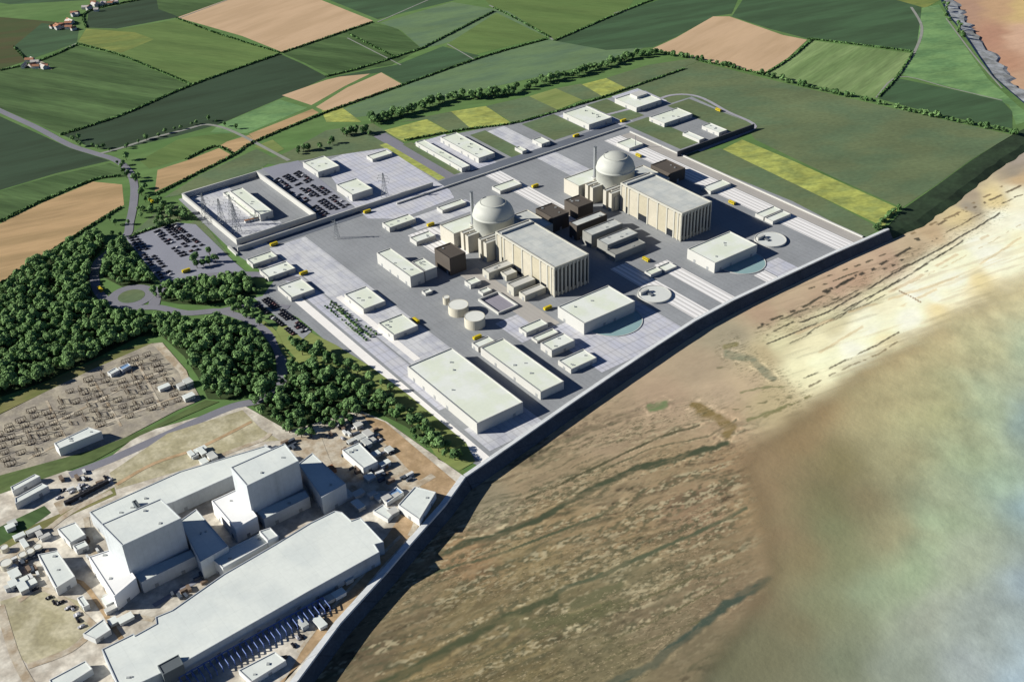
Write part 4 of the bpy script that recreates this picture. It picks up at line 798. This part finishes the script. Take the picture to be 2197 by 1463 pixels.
def place(name,me,x,y,s,label,cat,grp):
    o=bpy.data.objects.new(name,me);COL.objects.link(o);o.location=(x,y,.1);o.rotation_euler.z=random.uniform(0,6.28);o.scale=(s,s,s*random.uniform(.9,1.15));return tag(o,label,cat,grp)
def scatter(poly,sp,seed):
    R=np.random.default_rng(seed);P_=W(poly);xs_=[p[0] for p in P_];ys_=[p[1] for p in P_];out=[];row=0
    y=min(ys_)
    while y<max(ys_):
        x=min(xs_)+(row%2)*sp/2
        while x<max(xs_):
            a=x+R.uniform(-.33,.33)*sp;b=y+R.uniform(-.33,.33)*sp
            if inpoly(np.array([a]),np.array([b]),P_)[0]: out.append((a,b))
            x+=sp
        y+=sp*.87;row+=1
    return out
woods=[([(-120,690),(0,622),(60,580),(130,540),(215,500),(225,530),(196,560),(192,610),(205,650),(262,676),(400,690),(505,698),(556,722),(582,762),(585,800),(560,838),(500,858),(446,856),(425,810),(395,765),(348,722),(300,722),(200,772),(90,822),(0,852),(-120,900)],8.6,1,'leafy tree in the large wood left of the access road','trees of the large wood'),
([(222,595),(228,560),(244,530),(258,515),(285,545),(318,590),(334,612),(300,612),(262,616)],8.2,2,'leafy tree in the small triangular wood beside the car lot','trees of the triangular wood'),
([(325,642),(342,618),(400,606),(520,598),(548,610),(552,632),(500,645),(440,655),(380,652)],8.2,3,'leafy tree in the oval wood above the roundabout road','trees of the oval wood'),
([(480,668),(515,642),(540,655),(568,688),(612,722),(680,752),(765,800),(860,850),(840,860),(760,830),(700,790),(640,765),(610,740),(580,715),(545,690)],9.6,4,'leafy tree in the belt along the left edge of the new site','trees of the belt along the site edge'),
([(535,862),(600,820),(618,775),(660,780),(720,800),(770,830),(850,868),(905,912),(930,930),(915,945),(870,915),(800,880),(745,915),(690,925),(655,948),(610,925),(560,890)],9.6,5,'leafy tree in the wood between old station and new site','trees between the old station and the new site'),
([(880,925),(940,935),(1000,985),(985,990),(930,975),(890,945)],9.5,6,'leafy tree in the thin tail of the wood near the sea wall','trees of the tail by the sea wall')]
allt=[];GAP=smooth(W([(562,690),(590,715),(612,760),(640,775),(700,792),(760,815),(830,848),(900,885),(960,925)]))
for poly,spc,sd,lab,grp in woods:
    for (x,y) in scatter(poly,spc,sd):
        if dist(np.array([x]),np.array([y]),GAP)[0]<4.5: continue
        allt.append((math.dist((x,y,0),(0,0,H)),x,y,lab,grp))
allt.sort()
lead=allt[:300];rest=allt[300:]
for d,x,y,lab,grp in lead: place('woodland_tree',random.choice(TM),x,y,random.choice((random.uniform(.6,.85),random.uniform(.85,1.2),random.uniform(.9,1.3))),lab,'tree',grp)
# farther trees of the wood as one mass
LV=foliage('wood_mass_leaves','#395631','#76975c')
for n_ in LV.node_tree.nodes:
    if n_.type=='TEX_NOISE': n_.inputs['Scale'].default_value=.09
V=[];Fc=[];MI=[];off=0;base=[]
for me in TM:
    v=np.empty(len(me.vertices)*3);me.vertices.foreach_get('co',v);f=[tuple(p.vertices) for p in me.polygons];mi=[p.material_index for p in me.polygons];base.append((v.reshape(-1,3),f,mi))
for d,x,y,*_ in rest:
    v,f,mi=random.choice(base);a=random.uniform(0,6.28);s=random.choice((random.uniform(.6,.85),random.uniform(.85,1.2),random.uniform(.9,1.35)));c_,s_=math.cos(a)*s,math.sin(a)*s
    q=np.stack([v[:,0]*c_-v[:,1]*s_+x,v[:,0]*s_+v[:,1]*c_+y,v[:,2]*s+.1],1);V.append(q);Fc+=[tuple(i+off for i in t) for t in f];MI+=mi;off+=len(v)
me=bpy.data.meshes.new('woodland');me.from_pydata(np.concatenate(V).tolist(),[],Fc);me.materials.append(LV);me.materials.append(BARK);me.polygons.foreach_set('material_index',MI)
o=bpy.data.objects.new('woodland',me);COL.objects.link(o);o['kind']='stuff';tag(o,'far part of the large wood left of the access road, a mass of crowns','wood')
sheet('forest_floor',W(woods[0][0]),.28,mat('leaf_litter','#3a4a2a',.95,.2))
for w_ in woods[1:3]+woods[4:5]: sheet('forest_floor',W(w_[0]),.26,MATS['leaf_litter'])
sheet('grass',W([(600,690),(640,700),(720,740),(800,790),(880,850),(1000,950),(1020,990),(985,1010),(940,985),(900,920),(800,850),(700,800),(640,775),(590,720)]),.30,LM)
struct('path',ribbon(GAP,5,.42),LM)
for i,(pl,n,s,lab,grp) in enumerate([
 ([(262,345),(270,372),(300,395),(310,430),(330,470),(345,490)],26,.8,'tree beside the bend of the access road above the car lot','trees along the access road'),
 ([(335,440),(360,455),(390,465),(370,478)],16,.9,'tree in the clump outside the corner of the walled pylon yard','trees at the corner of the walled yard'),
 ([(160,300),(185,312),(240,322),(290,312),(340,292),(400,272),(460,262),(510,280)],24,.7,'small tree along the field lane','trees along the field lane'),
 ([(415,560),(440,552),(452,568),(428,572)],9,.95,'tree in the round clump in the middle of the car lot','trees of the clump in the car lot'),
 ([(797,264),(830,257),(862,248),(890,238)],34,1.0,'tree in the dense clump at the top corner of the lawn road','trees of the clump by the lawn road'),
 ([(900,236),(930,226),(965,215),(1000,210)],24,1.0,'tree in the short belt beyond the yellow patches','trees of the short belt'),
 ([(1010,212),(1050,208),(1090,204),(1160,182)],38,1.0,'tree in the middle belt above the yellow patches','trees of the middle belt'),
 ([(1165,178),(1230,163),(1290,147),(1350,128),(1400,118)],60,1.0,'tree in the long belt towards the tan field','trees of the long belt'),
 ([(735,292),(760,286),(790,288)],12,1.0,'tree in the dark clump above the striped yard','trees of the clump above the yard'),
 ([(640,330),(670,322),(712,312)],10,.9,'tree in the loose group near the field path','trees near the field path'),
 ([(230,470),(245,510),(290,470),(300,455)],8,.7,'tree near the brown field corner','trees near the brown field')]):
    pl=smooth(W(pl),4)
    for k in range(n):
        t=k/(n-1)*(len(pl)-1);j=min(int(t),len(pl)-2);a=Vector(pl[j]).lerp(Vector(pl[j+1]),t-j);place('roadside_tree',random.choice(TM),a.x+random.uniform(-7,7),a.y+random.uniform(-7,7),s*random.uniform(.75,1.2),lab,'tree',grp)
def hedge(pl,step,lab,grp,s=1.,name='hedgerow_bush',jit=2.5,me=BM):
    pl=W(pl)
    for a,b in zip(pl[:-1],pl[1:]):
        a=Vector(a);b=Vector(b);n=max(1,int((b-a).length/step))
        for i in range(n):
            if random.random()<.12: continue
            p=a.lerp(b,(i+random.random()*.7)/n);place(name,random.choice(me),p.x+random.uniform(-jit,jit),p.y+random.uniform(-jit,jit),s*random.uniform(.6,1.35),lab,'bush',grp)
hedge([(1405,112),(1500,130),(1610,155),(1700,180),(1800,203),(1900,226),(2050,262),(2185,290)],8,'bush in the hedgerow along the far edge of the olive plateau','hedgerow bushes beyond the plateau',1.25)
hedge([(1880,495),(1900,470),(1930,448)],7,'dark bush at the seaward end of the yellow strip','bushes at the end of the yellow strip',1.1)
hedge([(2022,5),(2035,35),(2055,60),(2075,88)],16,'dark bush on the cliff edge at the top right','bushes on the cliff edge',1.1,'hedgerow_bush',7)
for k,(a_,b_) in enumerate((((700,648),(800,728)),((698,658),(790,735)),((712,650),(812,722)),((728,668),(780,716)))):
    A_=Vector(G(*a_));B_=Vector(G(*b_));n=20
    for i in range(n):
        if random.random()<.25: continue
        p=A_.lerp(B_,i/n);place('shrub',random.choice(BM),p.x,p.y,random.uniform(.35,.6),'low trimmed shrub in the planted rows on the pale left paving','shrub','trimmed shrubs in rows on the paving')
# field boundary hedges: narrow continuous hedges
def hedgeline(pl,lab,w=2.4,h=2.0):
    pts=smooth(W(pl),6);mb=MB();R=random.Random(len(pl));n=len(pts);
    for i in range(n-1):
        a=Vector(pts[i]);b=Vector(pts[i+1]);k=max(1,int((b-a).length/2.2))
        for j in range(k):
            p=a.lerp(b,j/k)
            for q in range(5):
                c=Vector((p.x+R.uniform(-w/2,w/2),p.y+R.uniform(-w/2,w/2),R.uniform(.4,h)));nn_=Vector((R.uniform(-1,1),R.uniform(-1,1),R.uniform(0,1.2))).normalized();x=nn_.orthogonal().normalized()*1.5;y=nn_.cross(x).normalized()*1.3;o=len(mb.v)
                mb.v+=[tuple(c-x-y),tuple(c+x-y*.7),tuple(c+x*.8+y),tuple(c-x*.7+y)];mb.f.append((o,o+1,o+2,o+3))
    return tag(mb.build('hedge',LEAFD),lab,'hedge')
for pl,lab in [([(380,40),(470,74),(600,114)],'hedge along the lower left side of the big tan field'),([(605,114),(700,82),(800,48)],'hedge along the lower right side of the big tan field'),([(165,95),(250,117),(330,148),(410,182)],'curved hedge between the two large left green fields'),
 ([(130,290),(260,248),(410,184),(602,116)],'long hedge along the top of the dark crop band'),([(0,476),(90,432),(200,387),(262,378)],'hedge along the top of the brown field at left'),([(0,610),(120,533),(200,482),(262,444)],'hedge between the brown field and the large wood'),
 ([(335,418),(420,374),(498,335),(548,304),(700,242),(865,183),(1040,122),(1175,84)],'long hedge running below the narrow tan strips'),([(1060,18),(1120,48),(1180,82)],'hedge beside the pale lane at top centre'),([(1190,88),(1345,22),(1430,-10)],'hedge along the upper green field at top centre'),
 ([(1500,131),(1570,146),(1636,160)],'hedge below the tan field at upper right'),([(1640,160),(1692,128),(1742,86)],'hedge right of the tan field at upper right'),([(1885,208),(1925,165),(1958,115)],'hedge between the contoured pasture and the bright meadow'),
 ([(1735,84),(1850,98),(1960,112)],'hedge below the dark crop at upper right'),([(0,152),(80,133),(165,97)],'hedge above the large left pasture'),([(750,75),(850,125)],'short hedge in the middle pastures'),([(700,165),(780,145),(905,105)],'hedge above the pale tan strips'),([(905,105),(1060,25)],'hedge between the middle pastures'),
 ([(870,302),(990,280),(1100,266),(1195,240),(1300,207),(1470,148)],'straight dark hedge along the upper edge of the new site'),([(400,342),(460,315),(500,330)],'short hedge crossing the brown strip'),([(30,102),(60,133)],'short hedge by the far left fields'),([(185,60),(190,25),(330,-5)],'hedge by the far village'),([(280,508),(335,488),(385,472)],'hedge above the car lot')]: hedgeline(pl,lab)
# ================================================================== PYLONS, MAST, GANTRIES
def pylonmesh(h=44,b=4.2):
    mb=MB();lv=[0,.16,.32,.47,.62,.76,.88,1.0];wd=lambda t:b*(1-t)**1.15+.55;ws=.42
    for k in range(len(lv)-1):
        a,c=wd(lv[k]),wd(lv[k+1]);z0,z1=lv[k]*h,lv[k+1]*h;ca_=[(-a,-a,z0),(a,-a,z0),(a,a,z0),(-a,a,z0)];cc=[(-c,-c,z1),(c,-c,z1),(c,c,z1),(-c,c,z1)]
        for i in range(4): mb.bar(ca_[i],cc[i],ws);mb.bar(ca_[i],cc[(i+1)%4],ws*.6);mb.bar(cc[i],cc[(i+1)%4],ws*.6)
    for z,l in((.66*h,9),(.78*h,11),(.9*h,8)):
        for s in(-1,1): mb.bar((0,0,z+1.2),(l*s,0,z),.35);mb.bar((0,0,z-1),(l*s,0,z),.35)
    return mb
PY=meshdata(pylonmesh(),'lattice',STEEL);INS=MB()
for z,l in((.66*44,9),(.78*44,11),(.9*44,8)):
    for s in(-1,1): INS.bar((l*s,0,z),(l*s,0,z-2.6),.4)
INSM=meshdata(INS,'insulators',TYRE)
for (px,py),s,l in [((444,478),.95,'lattice pylon at the left corner inside the walled yard'),((478,486),.9,'second lattice pylon from the left inside the walled yard'),((509,500),.95,'lattice pylon nearest the cross road inside the walled yard'),((500,470),.8,'lattice pylon beside the switch house wall'),((826,423),.8,'lone lattice pylon beside the square white building on the striped yard'),((723,512),.6,'slim lattice pylon standing alone in the grey yard below the cross road')]:
    x,y=G(px,py);e=empty('pylon',x,y,.2,l,'pylon',None,YA+.6);e.scale=(s,s,s)
    for n_,me in(('lattice',PY),('insulators',INSM)): o=bpy.data.objects.new(n_,me);COL.objects.link(o);o.parent=e
x,y=G(1363,318);e=empty('mast',x,y,.2,'thin lone mast beside the white block at the top of the striped paving','mast');MB().cyl(x,y,.6,.3,.2,20,8).build('pole',STEEL,e);MB().cyl(x,y,1.2,1.2,.2,1,8).build('base',CONC,e)
x,y=G(1013,478)
# small blue/white frames next to switch house
def gmesh():
    mb=MB()
    for x in(-7,7):
        mb.bar((x-1,0,0),(x,0,9),.5);mb.bar((x+1,0,0),(x,0,9),.5)
    mb.bar((-7,0,9),(7,0,9),.7);mb.bar((-7,0,8),(7,0,8),.4)
    return mb
GM=meshdata(gmesh(),'frame',mat('weathered_steel','#786c5c',.8,.2,.3,1));eq=MB()
for x in(-4,0,4):
    eq.cyl(x,2.5,.5,.35,0,4.2,8);eq.cyl(x,-2.5,.8,.8,0,2.6,8)
eq.lbox(-5.5,5.5,-3.4,-1.6,0,.5);EQ=meshdata(eq,'equipment',mat('insulator_brown','#5d5246',.7,.2,.3,1))
a0=Vector(G(330,775));R_=random.Random(5);cnt=0
yardp=W([(30,905),(200,812),(315,752),(345,760),(400,840),(375,868),(225,925),(190,905),(100,945),(100,975),(10,1020),(-20,930)])
xs_=[p[0] for p in yardp];ys_=[p[1] for p in yardp]
ang=math.atan2(G(432,858)[1]-G(345,735)[1],G(432,858)[0]-G(345,735)[0])
for i in range(-20,20):
    for j in range(-22,22):
        c=Vector(G(200,880))+Vector((math.cos(ang),math.sin(ang)))*i*11+Vector((-math.sin(ang),math.cos(ang)))*j*13
        if not inpoly(np.array([c.x]),np.array([c.y]),yardp)[0] or R_.random()<.14: continue
        c+=Vector((R_.uniform(-2,2),R_.uniform(-2,2)));e=empty('switch_gantry',c.x,c.y,.3,'brown steel gantry with insulators in the rows of the old switchyard','gantry','gantries of the old switchyard',ang+math.pi/2+(math.pi/2 if R_.random()<.15 else 0));cnt+=1
        s=R_.uniform(.45,.72);e.scale=(s,s,s*.8)
        for n_,me in(('frame',GM),('equipment',EQ)): o=bpy.data.objects.new(n_,me);COL.objects.link(o);o.parent=e
# transformers by the switch house
for i in range(5):
    x,y=G(528+i*6,478-i*1.5);e=empty('transformer',x,y,.2,'red and white transformer in the short row at the seaward end of the switch house','transformer','transformers by the switch house',YA)
    for n_,me,zz in(('tank_body',ms[0][1],0),):
        pass
    b_=MB();b_.v=[];b_.lbox(-1.5,1.5,-1.5,1.5,0,3);o=bpy.data.objects.new('tank_body',meshdata(b_,'tank_body',WHITE));COL.objects.link(o);o.parent=e
    b_=MB();b_.lbox(-1.7,1.7,-1.7,1.7,3.01,3.5);o=bpy.data.objects.new('cooler',meshdata(b_,'cooler',ORANGE));COL.objects.link(o);o.parent=e
# farmsteads and the far village
R_=random.Random(9)
def farm(px,py,n,spr,lab,grp,rm):
    for i in range(n):
        x,y=G(px+R_.uniform(-spr,spr),py+R_.uniform(-spr*.35,spr*.35));w=R_.uniform(5,9);l=R_.uniform(8,16);a=R_.choice((0,.9,1.57,2.4))
        e=empty('farmhouse',x,y,.2,lab,'house',grp,a)
        b_=MB().lbox(-l/2,l/2,-w/2,w/2,0,4.5);o=bpy.data.objects.new('wall',meshdata(b_,'wall',CONC));COL.objects.link(o);o.parent=e
        g=MB();g.v=[(-l/2-.4,-w/2-.4,4.5),(l/2+.4,-w/2-.4,4.5),(l/2+.4,w/2+.4,4.5),(-l/2-.4,w/2+.4,4.5),(-l/2-.4,0,7.5),(l/2+.4,0,7.5)];g.f=[(0,1,5,4),(2,3,4,5),(0,4,3),(1,2,5),(3,2,1,0)]
        o=bpy.data.objects.new('roof',meshdata(g,'roof',R_.choice(rm)));COL.objects.link(o);o.parent=e
TILE=mat('clay_tile','#a0735a',.85,.15,.3,1);SL=mat('pale_slate','#b9b2ac',.8,.12,.3,1)
farm(78,140,9,26,'pale farm building in the cluster at the edge of the left pasture','buildings of the left farm',[SL,SL,TILE])
farm(115,62,4,12,'barn with a tan roof in the farm cluster at the far top left','buildings of the far farm',[TILE,SL])
for q in((170,32),(195,22),(215,14),(235,10),(160,50),(145,62)): farm(q[0],q[1],4,14,'small house in the village strip at the far top left','houses of the far village',[SL,TILE])
sheet('farmyard',W([(50,140),(80,128),(102,138),(112,150),(75,148)]),.15,CG)
# clutter of the old station yards
R_=random.Random(3);BX=[]
for c,nm in((WHITE,'white_container'),(mat('rust_container','#7a6a5c',.8,.2),'rust_container'),(mat('slate_container','#4d5560',.7,.1),'slate_container')):
    b_=MB().lbox(-3,3,-1.25,1.25,0,2.6);
    for s in(-2.5,-1.5,-.5,.5,1.5,2.5): b_.lbox(s-.12,s+.12,-1.33,1.33,.1,2.5)
    b_.lbox(-3.1,-2.95,-1.3,1.3,0,2.7).lbox(2.95,3.1,-1.3,1.3,0,2.7);BX.append(meshdata(b_,nm,c))
zones=[([(690,935),(790,905),(870,980),(905,1030),(840,1040),(760,1020)],34,'small storage container in the cluttered pale yard below the dark wood','containers in the cluttered yard'),
([(20,1200),(110,1180),(75,1250),(10,1275)],22,'small storage container among the round tanks at the far left','containers by the round tanks'),
([(350,1270),(480,1215),(600,1160),(560,1190),(400,1290)],16,'small storage container in the dark lane behind the old turbine hall','containers in the dark lane'),
([(190,1010),(110,1035),(150,1060),(230,1050)],8,'small storage container by the row of eight units','containers by the row of units'),
([(560,960),(620,945),(690,990),(700,1020),(650,975)],10,'small storage container behind the farther old reactor','containers behind the farther reactor'),
([(200,1120),(215,1180),(185,1210),(170,1160)],8,'small storage container behind the nearer old reactor','containers behind the nearer reactor')]
for poly,n,lab,grp in zones:
    Pz=W(poly);xs_=[p[0] for p in Pz];ys_=[p[1] for p in Pz];k=0
    while k<n:
        x=R_.uniform(min(xs_),max(xs_));y=R_.uniform(min(ys_),max(ys_))
        if not inpoly(np.array([x]),np.array([y]),Pz)[0]: continue
        k+=1;o=bpy.data.objects.new('container',R_.choice(BX));COL.objects.link(o);o.location=(x,y,.45);o.rotation_euler.z=YA+R_.choice((0,math.pi/2))+R_.uniform(-.1,.1);s=R_.uniform(.7,1.3);o.scale=(s,s,s);tag(o,lab,'container',grp)
R_=random.Random(21)
hz=[([(10,1120),(100,1110),(120,1180),(80,1190),(10,1150)],7,'small pale hut among the tracks left of the square white building','huts by the tracks'),
([(5,1230),(70,1235),(60,1285),(5,1290)],6,'small pale hut beside the dry grass field at the left edge','huts by the dry field'),
([(205,1300),(260,1275),(330,1320),(300,1350),(240,1340)],6,'small pale hut in the lane behind the left end of the old turbine hall','huts in the rear lane'),
([(680,925),(760,900),(900,1020),(870,1035),(780,1030),(700,1000)],12,'small pale hut in the cluttered yard below the dark wood','huts in the cluttered yard'),
([(405,980),(470,950),(545,935),(560,945),(440,1000)],7,'small pale hut on the rough ground behind the link building','huts behind the link building'),
([(330,835),(400,810),(420,850),(380,870)],4,'small pale hut at the right end of the switchyard','huts at the end of the switchyard'),
([(690,1040),(830,1040),(880,1100),(780,1110),(720,1080)],9,'small pale hut in the shadowed yard beyond the farther reactor','huts in the shadowed yard'),
([(640,1330),(700,1270),(760,1230),(740,1290),(660,1370)],5,'small pale hut on the strip behind the old sea wall','huts on the strip behind the sea wall')]
for poly,n,lab,grp in hz:
    Pz=W(poly);xs_=[p[0] for p in Pz];ys_=[p[1] for p in Pz];k=0
    while k<n:
        x=R_.uniform(min(xs_),max(xs_));y=R_.uniform(min(ys_),max(ys_))
        if not inpoly(np.array([x]),np.array([y]),Pz)[0]: continue
        k+=1;e=empty('hut',x,y,.4,lab,'hut',grp,YA+.05+R_.choice((0,math.pi/2)));w_,l_,h_=R_.uniform(2,4),R_.uniform(3,6.5),R_.uniform(2.5,4.5)
        o=bpy.data.objects.new('wall',meshdata(MB().lbox(-l_,l_,-w_,w_,0,h_),'wall',R_.choice((WHITE,CONC,OLDWALL))));COL.objects.link(o);o.parent=e
        o=bpy.data.objects.new('roof',meshdata(MB().lbox(-l_-.3,l_+.3,-w_-.3,w_+.3,h_+.002,h_+.4),'roof',R_.choice((OLDROOF,ROOF2,CONC))));COL.objects.link(o);o.parent=e
for pl,w_,m_ in [([(-20,1215),(60,1170),(150,1100),(240,1055)],6,CG),([(120,1270),(175,1250),(260,1370),(300,1420)],4,DIRT2),([(0,1300),(30,1400),(60,1460),(90,1500)],7,CG),([(40,1290),(100,1265),(200,1340),(215,1380)],5,CG),([(60,1430),(150,1395),(210,1345)],6,CG),([(400,1010),(480,975),(560,945),(580,930)],5,CG),([(250,1040),(330,995),(430,960),(540,905)],4,DIRT2),
  ([(680,935),(720,1020),(800,1045),(880,1045),(930,1020)],7,CG),([(830,1060),(890,1110),(880,1150)],5,CG),([(330,1300),(480,1215),(600,1165),(700,1120)],5,BLUEP),([(185,1110),(200,1180),(250,1300),(330,1330)],5,CG),([(640,1400),(700,1320),(800,1210),(860,1150)],3,CG),([(20,940),(120,905),(250,840),(340,800)],3,CG),([(60,985),(200,920),(330,870),(400,845)],3,CG),([(100,860),(150,960)],2.5,CG),([(200,815),(260,915)],2.5,CG),([(290,770),(350,880)],2.5,CG)]:
    road(pl,w_,.50+.004*len(pl)+.001*w_,m_)
for pl,w_ in [([(1050,12),(1110,42),(1165,72),(1186,86)],4),([(1320,30),(1345,22)],9),([(1955,16),(1978,60),(1962,112),(1925,165)],5),([(1880,210),(1930,165),(2040,190),(2150,216)],3),([(380,41),(500,-4)],3),([(165,93),(80,132),(0,150)],3),([(810,48),(1000,-35)],3),([(745,82),(860,140)],2.5),([(960,95),(1020,130)],2.5),([(2030,40),(2090,120),(2150,190)],3)]:
    road(pl,w_,.14+.003*w_,MATS['lane'])
for n,poly,lab,grp,kk in ((16,[(690,915),(780,900),(860,985),(850,1000),(760,990)],'car parked loosely in the cluttered yard below the dark wood','cars in the cluttered yard',2),(14,[(20,1255),(160,1300),(180,1350),(60,1250)],'car parked loosely beside the dry grass field','cars by the dry field',2),(14,[(115,1060),(215,1010),(240,1030),(140,1100)],'car parked loosely by the row of eight units','cars by the row of units',2),(12,[(560,1420),(700,1290),(720,1290),(600,1430)],'car parked on the strip between old hall and sea wall','cars on the sea wall strip',0)):
    Pz=W(poly);xs_=[p[0] for p in Pz];ys_=[p[1] for p in Pz];k=0
    while k<n:
        x=R_.uniform(min(xs_),max(xs_));y=R_.uniform(min(ys_),max(ys_))
        if not inpoly(np.array([x]),np.array([y]),Pz)[0]: continue
        k+=1;car(x,y,YA+R_.choice((0,1.57)),lab,grp,R_.choice((kk,0,2)));
# ================================================================== LIGHT, SKY, CAMERA
AZ=math.radians(2);EL=math.radians(26)
d=Vector((math.cos(EL)*math.cos(AZ),math.cos(EL)*math.sin(AZ),-math.sin(EL)))
s=bpy.data.lights.new('sun','SUN');s.energy=5.0;s.angle=math.radians(.5);s.color=(1,.96,.875);so=bpy.data.objects.new('sun',s);COL.objects.link(so);so.rotation_euler=d.to_track_quat('-Z','Y').to_euler();so.location=(-500,500,600)
w=bpy.data.worlds.new('World');sc.world=w;w.use_nodes=True;nt=w.node_tree;sky=nt.nodes.new('ShaderNodeTexSky');sky.sky_type='NISHITA';sky.sun_disc=False;sky.sun_elevation=EL;sky.sun_rotation=math.radians(268);sky.air_density=.5;sky.dust_density=.1;sky.ozone_density=4;sky.altitude=1500
nt.links.new(sky.outputs[0],nt.nodes['Background'].inputs['Color']);nt.nodes['Background'].inputs['Strength'].default_value=.06
cd=bpy.data.cameras.new('camera');co=bpy.data.objects.new('camera',cd);COL.objects.link(co);cd.sensor_width=36;cd.lens=F/2197*36;cd.clip_end=20000;cd.clip_start=1
M=Matrix((( RT[0],UP[0],-FW[0],0),(RT[1],UP[1],-FW[1],0),(RT[2],UP[2],-FW[2],H),(0,0,0,1)));co.matrix_world=M;sc.camera=co
sc.cycles.diffuse_bounces=1;sc.cycles.max_bounces=6
sc.view_settings.view_transform='Standard';sc.view_settings.look='None';sc.view_settings.exposure=.55;sc.view_settings.gamma=1
